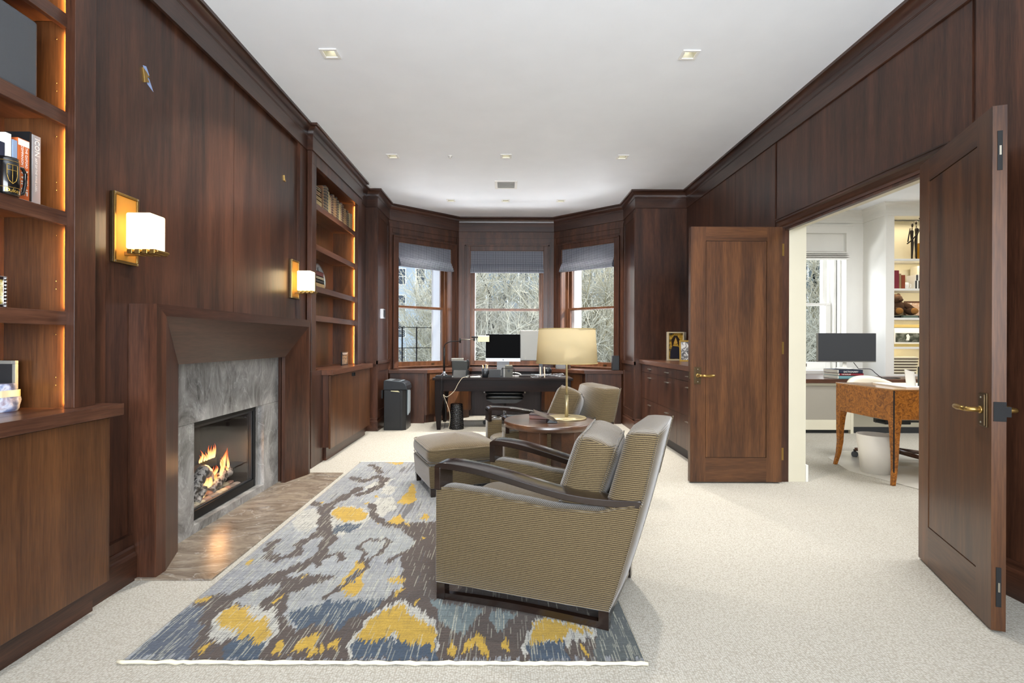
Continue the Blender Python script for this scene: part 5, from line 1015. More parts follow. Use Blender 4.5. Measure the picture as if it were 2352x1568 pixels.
    def cus(cx, cy, cz, w, d, h, M=None, e=.22, crown=.25, sagc=0):
        mb = MB()
        def fn(u, v):
            a = u*2*math.pi; b = (v-.5)*math.pi; sg = lambda q, p: math.copysign(abs(q)**p, q)
            px = sg(math.cos(a), e); py = sg(math.sin(a), e); rr_ = sg(math.cos(b), .30); zz = sg(math.sin(b), .55)
            x = px*rr_; y = py*rr_; z = zz*(1+crown*(1-abs(x)**2)*(1-abs(y)**2)) 
            p = Vector((cx+x*w/2, cy+y*d/2, cz+z*h/2)); return M @ p if M is not None else p
        return mb.grid(48, 20, fn)
    make('seat_cushion', cus(.40, 0, .375, .80, .50, .135), fab_y, t, local=True)
    # back: leaning slab, rounded top
    m = MB(); n = 15; v = []
    for k in range(n):
        f = k/(n-1); z = .10+.745*f; xr = rear(z); th = .165-.045*f; hwid = .300-.005*f
        rows_ = [(xr-th, hwid-.02), (xr-th+.02, hwid), (xr-.012, hwid), (xr, hwid-.006)]
        bow = .012
        ring = [(x-(bow if i == 0 else 0), -y, z) for i, (x, y) in enumerate(rows_)][::-1]+[(xr-th-bow*2.2, 0, z)]+[(x-(bow if i == 0 else 0), y, z) for i, (x, y) in enumerate(rows_)]+[(xr+.008, 0, z)]
        v += ring
    r_ = len(ring)
    for (sc, dz) in ((.86, .014), (.55, .023), (.2, .026)):
        base_ = v[(n-1)*r_:(n-1)*r_+r_]; cx = sum(p[0] for p in base_)/r_
        v += [(cx+(p[0]-cx)*sc+.006, p[1]*(.5+.5*sc if sc > .5 else sc+.35), .845+dz) for p in base_]
    tot = n+3; fs = [tuple(range(r_))[::-1], tuple((tot-1)*r_+k for k in range(r_))]
    for i in range(tot-1):
        for k in range(r_): fs.append((i*r_+k, i*r_+(k+1) % r_, i*r_+r_+(k+1) % r_, i*r_+r_+k))
    bk = make('backrest', m.add(v, fs, True), fab_y, t, local=True)
    pp = MB()
    for s in (-1, 1): pp.tube([(rear(z), s*(.297-.004*(z-.1)), z) for z in [.56+.30*k/10 for k in range(11)]], .0035, 6)
    make('piping', pp, fab_y, bk, local=True)
    return t
def pillow(rot, org, label, px, tilt, yaw=0, sc=1.0):
    """boxed cushion standing against the backrest, leaning with it"""
    t = thing('back_pillow', label, 'cushion', org, rot)
    mb = MB(); M = Matrix.Translation((px, 0.015, .455)) @ Matrix.Rotation(R(tilt), 4, 'Y') @ Matrix.Rotation(yaw, 4, 'Z')
    W_, D_, H_ = .19*sc, .47*sc, .375*sc
    def fn(u, v):
        a = u*2*math.pi; b = (v-.5)*math.pi; sg = lambda q, p: math.copysign(abs(q)**p, q)
        y = sg(math.cos(a), .28); z = sg(math.sin(a), .28); rr_ = sg(math.cos(b), .22); x = sg(math.sin(b), .75)
        y *= rr_; z *= rr_; edge = max(abs(y), abs(z)); x *= (1+.20*(1-edge**2)); x += .05*math.sin(3*y+1)*(1-edge)
        zz = z*H_/2*(1-.05*math.cos(y*2.2)*(z > 0)-.03*math.sin(5*y)*(z > .6))+H_/2
        return M @ Vector((x*W_/2, y*D_/2, zz))
    mb.grid(56, 24, fn); make('cushion_cover', mb, fab_y, t, local=True)
    pp = MB()
    for sx in (-1, 1):
        pts = []
        for k in range(56):
            a = 2*math.pi*k/56; sg = lambda q, p: math.copysign(abs(q)**p, q); y = sg(math.cos(a), .33); z = sg(math.sin(a), .33)
            pts.append(M @ Vector((sx*W_/2*.84, y*D_/2*.955, z*H_/2*(1-.05*math.cos(y*2.2)*(z > 0)-.03*math.sin(5*y)*(z > .6))*.955+H_/2)))
        pp.tube(pts, .004, 6, closed=True)
    make('piping', pp, fab_y, t, local=True); return t
c1 = armchair(); c2 = dup(c1)
r1, r2_ = math.atan2(-.399, .917), R(14.5)
place(c1, (-.19, 2.785, .010), r1, 'olive ribbed armchair with dark wood arms nearest the camera on the rug')
place(c2, (-.09, 4.345, 0), r2_, 'olive ribbed armchair with dark wood arms behind the round table')
pillow(r1, (-.19, 2.785, .010), 'boxed ribbed pillow standing in the nearest armchair', .615, 19, .10)
pillow(r2_, (-.09, 4.345, 0), 'ribbed pillow slumped in the armchair behind the table', .56, 24, -.5, 1.08)
# ottoman
ot = thing('ottoman', 'ribbed grey-olive ottoman with short dark legs at the far armchair', 'ottoman', (-.43, 4.42, 0), R(22))
a_ = .305
def tapered(z0, z1, w0, w1, n=6): return None
m = MB(); v = []
for (z, w) in ((.075, .285), (.10, .290), (.25, a_-.004), (.262, a_-.012)):
    v += [(-w, -w, z), (w, -w, z), (w, w, z), (-w, w, z)]
fs = [(3, 2, 1, 0), (12, 13, 14, 15)]+[(i*4+k, i*4+(k+1) % 4, i*4+4+(k+1) % 4, i*4+4+k) for i in range(3) for k in range(4)]
make('ottoman_base', m.add(v, fs), fab_x, ot, local=True, bevel=.012)
mb = MB()
def ofn(u, v):
    a = u*2*math.pi; b = (v-.5)*math.pi; sg = lambda q, p: math.copysign(abs(q)**p, q)
    x = sg(math.cos(a), .18); y = sg(math.sin(a), .18); rr_ = sg(math.cos(b), .16); z = sg(math.sin(b), .8); x *= rr_; y *= rr_
    z = z*(1+(.85*(1-x*x)*(1-y*y) if z > 0 else 0)); return (x*(a_+.008), y*(a_+.008), .335+z*.068)
mb.grid(64, 24, ofn); oc_ = make('ottoman_cushion', mb, fab_x, ot, local=True)
pp = MB()
for zz in (.388, .283): pp.tube([(math.copysign(abs(math.cos(q_))**.18, math.cos(q_))*(a_+.003), math.copysign(abs(math.sin(q_))**.18, math.sin(q_))*(a_+.003), zz) for q_ in [2*math.pi*(k+.5)/64 for k in range(64)]], .0042, 6, closed=True)
make('piping', pp, fab_x, oc_, local=True)
for sx in (-1, 1):
    for sy in (-1, 1):
        m = MB(); v = []
        for z, w, off in ((.002, .018, .262), (.082, .026, .262)): v += [(sx*off-w, sy*off-w, z), (sx*off+w, sy*off-w, z), (sx*off+w, sy*off+w, z), (sx*off-w, sy*off+w, z)]
        make('leg', m.add(v, [(3, 2, 1, 0), (4, 5, 6, 7), (0, 1, 5, 4), (1, 2, 6, 5), (2, 3, 7, 6), (3, 0, 4, 7)]), armwood, ot, local=True)
ot.location.z = .0115 if False else 0
# ------------------------------------------------------------ round side table and lamp
TX, TY, TH, TR = .315, 3.665, .692, .322
tb = thing('side_table', 'round walnut side table with slab legs between the two armchairs', 'side table', (TX, TY, 0))
make('tabletop', MB().lathe([(TR-.006, TH-.042), (TR, TH-.036), (TR, TH-.005), (TR-.005, TH)], (TX, TY, 0), 72), tablew, tb)
for k in range(4):
    a = R(45+90*k)+R(12); M = Matrix.Translation((TX, TY, 0)) @ Matrix.Rotation(a, 4, 'Z')
    make('leg', MB().box(.12, .225, -.05, .05, .022, TH-.042, M), tablew, tb, bevel=.003)
make('base_disc', MB().lathe([(.26, .002), (.26, .022)], (TX, TY, 0), 48), tablew, tb)
lx, ly = .448, 3.74
tl = thing('table_lamp', 'brass table lamp with a beige oval drum shade on the round table', 'table lamp', (lx, ly, TH))
make('base_disc', MB().lathe([(.142, 0), (.146, .004), (.142, .009), (.0001, .011)], (lx, ly, TH), 48), m_paleb, tl)
make('stem', MB().tube([(lx, ly, TH+.008), (lx, ly, TH+.17)], .0135, 16), m_paleb, tl)
make('rod', MB().tube([(lx, ly, TH+.165), (lx, ly, 1.325)], .0078, 12), plain('pale_brass', '#c9b98c', .3, .8), tl)
def shademat():
    m, nt, b = nodes('linen_shade'); L = nt.links.new; d = N(nt, 'ShaderNodeBsdfDiffuse'); d.inputs[0].default_value = srgb('#d3c29c'); tr = N(nt, 'ShaderNodeBsdfTranslucent'); tr.inputs[0].default_value = srgb('#d0c5a6')
    x = N(nt, 'ShaderNodeMixShader'); x.inputs[0].default_value = .45; L(d.outputs[0], x.inputs[1]); L(tr.outputs[0], x.inputs[2]); L(x.outputs[0], nt.nodes['Material Output'].inputs[0])
    tc = N(nt, 'ShaderNodeTexCoord'); nz = N(nt, 'ShaderNodeTexNoise'); nz.inputs['Scale'].default_value = 250; L(tc.outputs['Object'], nz.inputs[0]); bp = N(nt, 'ShaderNodeBump'); bp.inputs['Strength'].default_value = .2; L(nz.outputs['Fac'], bp.inputs['Height']); L(bp.outputs[0], d.inputs['Normal']); return m
sm_ = MB(); sm_.lathe([(.223, 1.093), (.206, 1.343), (.204, 1.343), (.221, 1.093)], (lx, ly, 0), 64); sh_o = make('lamp_shade', sm_, shademat(), tl)
rm = MB(); rm.tube([(lx+.2235*math.cos(2*math.pi*k/64), ly+.2235*math.sin(2*math.pi*k/64), 1.094) for k in range(64)], .0022, 6, closed=True); rm.tube([(lx+.206*math.cos(2*math.pi*k/64), ly+.206*math.sin(2*math.pi*k/64), 1.343) for k in range(64)], .0022, 6, closed=True)
for k in range(3): a = 2*math.pi*k/3; rm.tube([(lx, ly, 1.32), (lx+.206*math.cos(a), ly+.206*math.sin(a), 1.335)], .002, 5)
make('shade_rim', rm, plain('shade_trim', '#a8935e', .5), sh_o)
make('bulb', MB().ball((lx, ly, 1.23), .03, 16), emis('bulb_glow', '#ffe2a8', 2), tl); make('finial', MB().lathe([(.006, 0), (.008, .01), (.004, .03), (.0001, .034)], (lx, ly, 1.32), 12), m_brass, tl)
light('table_lamp_bulb', 'POINT', (lx, ly-.0, 1.19), (0, 0, 0), .4, (1, .88, .7), shadow_soft_size=.04)
make('cord', MB().tube(smooth_path([(lx+.012, ly+.01, TH+.03), (lx+.03, ly+.06, TH+.01), (lx+.14, ly+.05, TH+.004), (.634, 3.70, TH+.003), (.652, 3.69, TH-.02), (.655, 3.69, .30), (.66, 3.72, .012)], 4), .0025, 6), m_dark, tl)
# red-brown box and folded stand on the table
Mb = Matrix.Translation((.235, 3.72, TH)) @ Matrix.Rotation(R(-12), 4, 'Z')
bx = thing('small_box', 'small red-brown lidded box on the round table', 'box', (.235, 3.72, TH)); make('body', MB().box(-.055, .075, -.035, .045, .001, .026, Mb), plain('cedar', '#6b3a2a', .35), bx, bevel=.002); make('lid', MB().box(-.058, .078, -.038, .048, .026, .036, Mb), plain('cedar_dark', '#3f2828', .3), bx, bevel=.002)
ps = thing('tablet_rest', 'slim dark folding rest holding a thin tablet on the round table', 'stand', (.35, 3.53, TH)); 
make('rest_base', MB().prism([(.285, TH+.001), (.355, TH+.001), (.355, TH+.012), (.335, TH+.02), (.30, TH+.024), (.292, TH+.012)], 3.50, 3.60, 'y'), m_black, ps, bevel=.002)
make('tablet', MB().prism([(.350, TH+.014), (.345, TH+.008), (.20, TH+.066), (.203, TH+.072)], 3.50, 3.68, 'y'), plain('tablet_brown', '#5a4a3a', .3), ps, bevel=.001)
# ------------------------------------------------------------ office seen through the open doors
YW = 8.20
w = MB().cells('y', YW, YW+.12, (2.7, 5.719, 0, HC), [(3.7, 5.44, .80, 3.0)]); struct('wall_office_far', w, m_white)
rv = MB()
for (a, b, z0, z1) in ((3.66, 3.702, .8, 3.0), (5.438, 5.47, .8, 3.0), (3.702, 5.438, 2.998, 3.03), (3.702, 5.438, .77, .802)): rv.box(a, b, YW+.001, YW+.45, z0, z1)
rv.box(5.46, 5.7, YW+.52, YW+.7, .7, 3.1)
for (a, b) in ((5.44, 5.53), (3.6, 3.7)): rv.box(a, b, YW-.025, YW, .8, 3.11)
rv.box(3.7, 5.44, YW-.025, YW, 3.0, 3.11); rv.box(3.59, 5.54, YW-.037, YW, 3.11, 3.135)
struct('trim_5', rv, m_white)
win = bpy.data.objects.new('window_7', None); COL.objects.link(win); win['kind'] = 'structure'; win.location = (4.4, YW+.3, .8); WM[win.name] = Matrix.Translation(win.location)
for part, yy, z0, z1, xr in (('lower_sash', YW+.24, .80, 1.90, 5.36), ('upper_sash', YW+.30, 1.86, 3.0, 5.34)):
    s = MB().cells('y', yy, yy+.045, (3.7, xr, z0, z1), [(3.78, xr-.08, z0+(.13 if part[0] == 'l' else .04), z1-.04)]); so = make(part, s, m_white, win, bevel=.004)
    make('pane', MB().box(3.78, xr-.075, yy+.02, yy+.024, z0+.1, z1-.03), m_glass, so)
fx_ = MB(); fx_.box(5.37, 5.41, YW+.18, YW+.40, .802, 2.998); fx_.box(5.41, 5.437, YW+.10, YW+.16, .802, 2.998); make('window_frame', fx_, m_white, win, bevel=.004)
make('sash_lift', MB().box(4.87, 4.96, YW+.228, YW+.242, .855, .905), m_brassd, win)
rs_ = thing('roman_shade', 'white roman shade folded up in the office window', 'window shade', (4.6, YW-.06, 2.58))
make('shade_panel', MB().box(3.71, 5.43, YW+.035, YW+.05, 2.62, 2.997), m_white, rs_)
f = MB()
for k, (d, z) in enumerate(((.06, 2.66), (.075, 2.63), (.08, 2.60), (.07, 2.575))): f.prism([(YW+.03, z+(.06 if k == 0 else .03)), (YW-.045-d, z+.012), (YW-.045-d, z), (YW+.03, z)], 3.71, 5.432+.004*k, 'x')
make('shade_folds', f, m_white, rs_)
w = MB().box(5.72, 5.80, 7.712, YW, 0, HC); struct('wall_office_return', w, m_white)
w = MB().box(5.80, 9.1, 8.12, 8.2, 0, HC); w.box(5.72, 9.1, 7.74, 8.11, 3.19, HC); w.box(7.9, 9.1, 7.72, 8.119, 0, 3.18); w.box(9.1, 9.2, -1.7, 8.2, 0, HC); w.box(2.7, 9.2, -1.72, -1.6, 0, HC); struct('wall_office_right', w, m_white)
prof = [(0, 3.16), (.012, 3.162), (.012, 3.20)]+[(.014+.075*(1-math.cos(a)), 3.205+.12*math.sin(a)) for a in [i*math.pi/2/8 for i in range(9)]]+[(.10, 3.352)]
cr = MB().sweep([(2.70, -1.6), (2.70, YW), (5.72, YW), (5.72, 7.70), (9.1, 7.70)], prof, 1); struct('trim_6', cr, m_white)
bc = thing('white_bookcase', 'cream built-in bookcase with lit shelves in the office', 'bookcase', (6.8, 7.9, .75))
make('face_frame', MB().cells('y', 7.695, 7.73, (5.715, 7.9, 0, 3.19), [(5.84, 7.75, .78, 3.155)]), m_white, bc)
make('back_panel', MB().box(5.803, 7.8, 8.08, 8.10, .75, 3.17), m_shelfcream, bc); make('side_panel', MB().box(5.802, 5.82, 7.735, 8.08, .75, 3.17), m_shelfcream, bc); make('side_panel', MB().box(7.77, 7.79, 7.735, 8.08, .75, 3.17), m_shelfcream, bc)
ZSO = [1.19, 1.63, 2.07, 2.52]
for z in ZSO: make('shelf', MB().box(5.82, 7.77, 7.725, 8.08, z-.032, z), m_white, bc, bevel=.002)
light('cabinet_light', 'AREA', (6.3, 7.86, 3.12), (0, 0, 0), 2.5, (1, .85, .6), shape='RECTANGLE', size=.9, size_y=.1)
for z in ZSO[:]: light('cabinet_light', 'AREA', (6.3, 7.78, z-.036), look((0, .5, -1)), 1.6, (1, .85, .6), shape='RECTANGLE', size=.9, size_y=.03)
ct = MB().box(2.72, 5.45, 7.0, 8.19, .695, .75); ct.box(5.45, 7.9, 7.05, 7.69, .695, .75); solo('office_worktop', ct, wxc, 'dark walnut worktop under the office window', 'worktop', bevel=.003)
rc = thing('radiator_cover', 'cream cabinet with a mesh panel below the office worktop', 'cabinet', (4.0, 7.1, 0))
make('cabinet_frame', MB().cells('y', 7.04, 7.08, (2.72, 4.75, .05, .695), [(2.8, 4.66, .185, .66)]), m_cream, rc, bevel=.003); make('mesh_panel', MB().box(2.8, 4.66, 7.055, 7.065, .185, .66), plain('beige_mesh', '#9c968a', .6, bump=.5, bscale=400), rc); make('toe_kick', MB().box(2.72, 5.8, 7.09, 7.12, 0, .08), m_dark, rc)
make('end_panel', MB().box(4.75, 4.79, 7.04, 7.6, .0, .695), m_cream, rc); make('lower_panel', MB().box(4.79, 7.9, 7.62, 7.66, 0, .695), m_cream, rc)
# ultrawide screen on the worktop, books under it
mo = thing('ultrawide_monitor', 'wide grey screen on a white foot on the office worktop', 'monitor', (4.85, 7.25, .93))
make('bezel', MB().box(4.42, 5.245, 7.245, 7.285, .975, 1.385), m_silver, mo, bevel=.003); make('screen', MB().box(4.425, 5.24, 7.24, 7.246, .99, 1.383), m_screen2, mo)
make('stand', MB().prism([(4.80, .90), (4.86, .90), (4.85, 1.10), (4.82, 1.10)], 7.29, 7.31, 'y'), m_paper, mo); make('stand_foot', MB().lathe([(.11, 0), (.10, .012), (.02, .02)], (4.83, 7.30, .8795), 24), m_paper, mo)
bb_ = [('dark hardback dictionary on top of the stack under the wide screen', m_navy, .048, 'DICTIONARY', .034, 4.60), ('dark red book in the middle of the stack under the wide screen', m_red, .034, 'THE EUROPE', .022, 4.61), ('pale teal book at the bottom of the stack under the wide screen', m_teal, .045, '', 0, 4.60)]
z = .75
for lb, mt, h, tx_, sz, xx in bb_[::-1]:
    t = thing('book', lb, 'book', (xx+.17, 7.2, z)); m = MB().box(xx, xx+.33, 7.06, 7.40, z, z+.004); m.box(xx, xx+.33, 7.06, 7.40, z+h-.004, z+h); m.box(xx, xx+.33, 7.06, 7.066, z, z+h); make('cover', m, mt, t); make('pages', MB().box(xx-.01, xx+.325, 7.066, 7.39, z+.004, z+h-.004), m_paper, t)
    if tx_: text('lettering', tx_, sz, frameM((xx+(.165 if sz > .03 else .09), 7.059, z+h/2-(.006 if sz > .03 else 0)), (1, 0, 0), (0, 0, 1)), m_paper, t)
    z += h
cb = MB().tube(smooth_path([(4.95, 7.28, .97), (5.0, 7.27, .90), (4.98, 7.2, .883), (5.06, 7.1, .884), (5.1, 7.05, .83), (5.2, 7.05, .765), (5.4, 7.1, .757), (5.55, 7.2, .757), (5.45, 7.3, .757), (5.25, 7.15, .757)]), .005, 6); solo('monitor_cable', cb, m_cabled, 'thin dark cable looping over the office worktop', 'cable', smooth=True)
# burl desk
burl = marble('burl_veneer', '#4a2207', '#bd7424', 10, .25, 2.4, (1, 1, 1), 0)
ds = thing('burl_desk', 'orange burl wood desk with sabre legs in the office', 'desk', (4.1, 4.9, 0))
bx0, bx1, by0, by1, zt = 3.405, 4.85, 4.485, 5.27, .842
make('desktop', MB().box(bx0-.004, bx1+.004, by0-.004, by1+.004, zt-.012, zt), wood('desk_top_veneer', '#8a5a2a', '#c08a4c', 'x', .12, 1, .8), ds, bevel=.002)
make('apron', MB().box(bx0, bx1, by0, by0+.02, .575, zt-.012), burl, ds); make('apron', MB().box(bx0, bx0+.02, by0+.02, by1, .56, zt-.012), burl, ds); make('apron', MB().box(bx1-.02, bx1, by0+.02, by1, .575, zt-.012), burl, ds); make('apron', MB().box(bx0+.02, bx1-.02, by1-.02, by1, .575, zt-.012), burl, ds)
ink = MB().box(bx0-.003, bx0+.005, by0-.003, by0+.005, 0.02, zt-.012); make('ebony_line', ink, m_void, ds)
for xx, sx in ((bx0, 1), (bx1, -1)):
    for yy, sy in ((by0, 1), (by1, -1)):
        v = []
        for z, wd, off in ((.574, .075, -.0015), (.50, .062, 0), (.38, .052, .0), (.24, .044, .004), (.12, .037, -.003), (.0, .030, -.022)):
            a, b = xx+sx*off, xx+sx*(off+wd); c, d = yy+sy*off*.7, yy+sy*(off*.7+wd); v += [(min(a, b), min(c, d), z), (max(a, b), min(c, d), z), (max(a, b), max(c, d), z), (min(a, b), max(c, d), z)]
        fs = [(0, 1, 2, 3), (23, 22, 21, 20)]+[(i*4+k, i*4+4+k, i*4+4+(k+1) % 4, i*4+(k+1) % 4) for i in range(5) for k in range(4)]
        make('leg', MB().add(v, fs), burl, ds, bevel=.003)
bp_ = MB().prism([(3.60, 4.60), (4.42, 4.54), (4.44, 5.0), (3.66, 5.1)], zt, zt+.012, 'z'); solo('desk_pad', bp_, m_paper, 'white desk pad lying on the burl desk', 'desk pad', bevel=.002)
fo = MB().box(3.79, 3.94, 4.70, 4.706, zt+.0125, zt+.19); fo2 = MB().prism([(3.70, zt+.0125), (3.79, zt+.0125), (3.77, zt+.14), (3.68, zt+.165)], 4.72, 4.725, 'y')
solo('green_folder', fo, plain('dark_green', '#232a22', .6), 'dark green folder standing at the right of the burl desk', 'folder'); solo('standing_paper', fo2, m_paper, 'white sheet leaning beside the green folder on the burl desk', 'paper')
wbn = MB(); wbn.lathe([(.118, 0), (.155, .37), (.150, .37), (.114, .01), (.0001, .01)], (3.565, 4.93, 0), 40); solo('waste_bin', wbn, plain('white_plastic_bin', '#e4dfd6', .45), 'white tapered waste bin under the burl desk', 'waste bin')
ch = thing('office_chair', 'cream upholstered swivel chair at the burl desk', 'chair', (4.10, 5.50, 0))
make('seat', cushion(MB(), 4.08, 5.40, .53, .62, .56, .15), plain('cream_linen', '#cdc6b8', .85, bump=.4, bscale=300), ch)
bkf = MB().grid(24, 8, lambda u, v: (4.03+.27*math.sin((u-.5)*2.2), 5.50+.22*math.cos((u-.5)*2.2), .52+v*(.362-.10*(abs(u-.5)*2)**2))); o_ = make('backrest', bkf, plain('cream_linen2', '#dcd5c2', .85), ch)
md = o_.modifiers.new('t', 'SOLIDIFY'); md.thickness = .05
make('mechanism', MB().box(3.95, 4.22, 5.32, 5.5, .40, .45), m_black, ch, bevel=.008); make('tilt_lever', MB().tube([(3.86, 5.34, .43), (4.34, 5.34, .43)], .012, 8), m_black, ch); make('gas_column', MB().tube([(4.10, 5.42, .42), (4.10, 5.42, .10)], .028, 12), m_black, ch)
for k in range(5):
    a = k*2*math.pi/5+2.55; e = (4.10+.33*math.cos(a), 5.42+.33*math.sin(a)); lg = make('base_leg', MB().tube([(4.10, 5.42, .12), (e[0], e[1], .085)], [.03, .018], 8), wyl, ch)
    make('castor', MB().tube([(e[0]-.025*math.sin(a), e[1]+.025*math.cos(a), .032), (e[0]+.025*math.sin(a), e[1]-.025*math.cos(a), .032)], .032, 14).tube([(e[0], e[1], .05), (e[0], e[1], .085)], .012, 8), m_black, lg)
mat_ = MB().prism([(3.35+.0, 5.0), (3.5, 5.55), (3.9, 5.9), (5.2, 5.9), (5.2, 4.3), (3.55, 4.3)], .001, .005, 'z'); solo('chair_mat', mat_, plain('clear_mat', '#c3bfb6', .25), 'thin clear chair mat on the carpet under the burl desk', 'chair mat')
# things on the office shelves
X = lambda px: (px-1161)/1176*7.85
fg = thing('figure_sculpture', 'dark bronze sculpture of two slender embracing figures on the top office shelf', 'sculpture', (6.27, 7.85, 2.52))
brz = plain('dark_bronze_cast', '#2a241d', .4, .6); z0 = 2.522
def fig(x, s, h, nm):
    m = MB(); m.tube([(x, 7.85, z0), (x+.004*s, 7.85, z0+.13*h), (x+.008*s, 7.85, z0+.28*h), (x, 7.85, z0+.36*h), (x-.004*s, 7.85, z0+.47*h), (x+.002*s, 7.85, z0+.50*h)], [.010, .014, .020, .016, .026, .008], 10)
    m.tube([(x+.002*s, 7.85, z0+.50*h), (x+.004*s, 7.85, z0+.535*h)], .006, 8); m.ball((x+.006*s, 7.85, z0+.575*h), (.016, .014, .036), 12); return make(nm, m, brz, fg, smooth=True)
fig(6.225, 1, .93, 'figure'); fig(6.295, -1, 1.0, 'figure')
m = MB().tube([(6.345, 7.84, z0+.49), (6.375, 7.84, z0+.54), (6.355, 7.84, z0+.60), (6.33, 7.84, z0+.64)], .008, 8).tube([(6.335, 7.83, z0+.48), (6.29, 7.82, z0+.40), (6.20, 7.81, z0+.30), (6.13, 7.82, z0+.24)], .009, 8).tube([(6.19, 7.84, z0+.48), (6.165, 7.83, z0+.38), (6.14, 7.82, z0+.27)], .008, 8); make('arms', m, brz, fg)
am = thing('amber_jar', 'amber and gold glass jar beside the figure sculpture', 'jar', (6.40, 7.86, 2.52)); make('jar_body', MB().lathe([(.05, 0), (.075, .06), (.07, .16), (.05, .24), (.055, .26)], (6.39, 7.88, 2.52), 24), plain('amber_glass', '#b57f1e', .2), am)
r_ = random.Random(4); x = 5.845
for (w_, h_, c, lb) in ((.045, .27, m_navy, 'black spined book at the left end of the second office shelf'), (.075, .28, m_red, 'thick dark red book on the second office shelf'), (.03, .23, m_tan, 'narrow tan book on the second office shelf'), (.055, .21, plain('rust_cloth', '#8a3f22', .6), 'rust brown book on the second office shelf')):
    t = thing('book', lb, 'book', (x+w_/2, 7.86, 2.07)); m = MB().box(x, x+w_, 7.77, 7.775, 2.07, 2.07+h_); m.box(x, x+.003, 7.775, 7.97, 2.07, 2.07+h_); m.box(x+w_-.003, x+w_, 7.775, 7.97, 2.07, 2.07+h_); make('cover', m, c, t); make('pages', MB().box(x+.003, x+w_-.003, 7.775, 7.965, 2.074, 2.07+h_-.004), m_paper, t); x += w_+.004
mg_ = thing('white_mug', 'small round white mug on the second office shelf', 'mug', (6.12, 7.84, 2.07)); make('mug_body', MB().lathe([(.03, 0), (.045, .02), (.048, .06), (.04, .10), (.034, .10), (.04, .06), (.0001, .02)], (6.12, 7.84, 2.07), 20), plain('white_glaze', '#efeee8', .25), mg_); make('mug_handle', MB().tube([(6.165, 7.83, 2.15), (6.195, 7.83, 2.14), (6.19, 7.83, 2.10), (6.163, 7.83, 2.09)], .006, 8), plain('white_glaze2', '#efeee8', .25), mg_)
for k, (zz, h_) in enumerate(((2.07, .13), (2.20, .09))):
    t = thing('striped_box', ['black and white striped box on the second office shelf', 'smaller black and white striped box on top of the other'][k], 'box', (6.4, 7.86, zz)); make('box_body', MB().box(6.23+.015*k, 6.60, 7.80, 7.98, zz, zz+h_), m_paper, t); s_ = MB()
    for j in range(7): s_.box(6.24+.015*k+j*.05, 6.262+.015*k+j*.05, 7.797, 7.80, zz, zz+h_-.003)
    make('stripes', s_, m_black, t)
cbx = solo('cream_box', MB().box(6.31, 6.62, 7.85, 7.99, 2.292, 2.43), m_cream, 'plain cream box on the striped boxes', 'box', bevel=.004)
tb_ = thing('teddy_bear', 'brown plush teddy bear sitting on the third office shelf', 'toy', (6.02, 7.88, 1.70)); fur = plain('brown_fur', '#452c17', .95, bump=1, bscale=160, var=.3, vscale=30); fur2 = plain('tan_fur', '#94662f', .95, bump=1, bscale=160)
make('body', MB().ball((6.03, 7.90, 1.80), (.11, .09, .11), 20), fur, tb_); make('head', MB().ball((5.99, 7.88, 1.925), (.10, .09, .075), 20), fur, tb_); make('muzzle', MB().ball((6.02, 7.80, 1.905), (.035, .03, .028), 14), fur, tb_)
for sx, ex in ((-.07, 5.92), (.07, 6.06)): make('ear', MB().ball((ex, 7.90, 1.985), (.03, .02, .028), 12), fur, tb_)
for ex in (5.965, 6.02): make('eye', MB().ball((ex, 7.80, 1.94), .007, 8), m_black, tb_)
for ex in (5.97, 6.20): lg = make('leg', MB().ball((ex, 7.82, 1.735), (.085, .085, .062), 18), fur, tb_); make('foot_pad', MB().ball((ex, 7.77, 1.735), (.06, .045, .048), 16), fur2, lg)
make('arm', MB().tube([(6.10, 7.87, 1.85), (6.17, 7.83, 1.80), (6.20, 7.80, 1.76)], [.04, .042, .036], 12), fur, tb_); make('arm', MB().tube([(5.94, 7.87, 1.85), (5.90, 7.83, 1.80), (5.90, 7.80, 1.76)], [.04, .042, .036], 12), fur, tb_)
for k, (x0_, x1_, c, lb) in enumerate(((5.85, 6.30, m_black, 'flat black book under the teddy bear'), (6.02, 6.24, plain('sage_cover', '#5e6c60', .5), 'sage green book lying before the teddy bear'))):
    t = thing('book', lb, 'book', ((x0_+x1_)/2, 7.84, 1.63)); y_ = 7.80-.05*k if k else 7.80; make('cover', MB().box(x0_, x1_, 7.745 if k else 7.80, 7.79 if k else 8.0, 1.63, 1.632+.035), c, t, bevel=.001); make('pages', MB().box(x0_+.004, x1_+.003, 7.75 if k else 7.806, 7.788 if k else 7.995, 1.637, 1.660), m_paper, t)
pf_ = thing('photo_frame', 'wooden framed picture behind the teddy bear', 'picture frame', (6.4, 7.98, 1.63)); make('frame', MB().cells('y', 7.98, 8.0, (6.22, 6.62, 1.63, 1.90), [(6.245, 6.6, 1.655, 1.875)]), wxl, pf_); make('picture', MB().box(6.245, 6.6, 7.985, 7.99, 1.655, 1.875), picmat('pale_picture', ['#d8cfc0', '#b58f70', '#e8e4da'], 10), pf_)
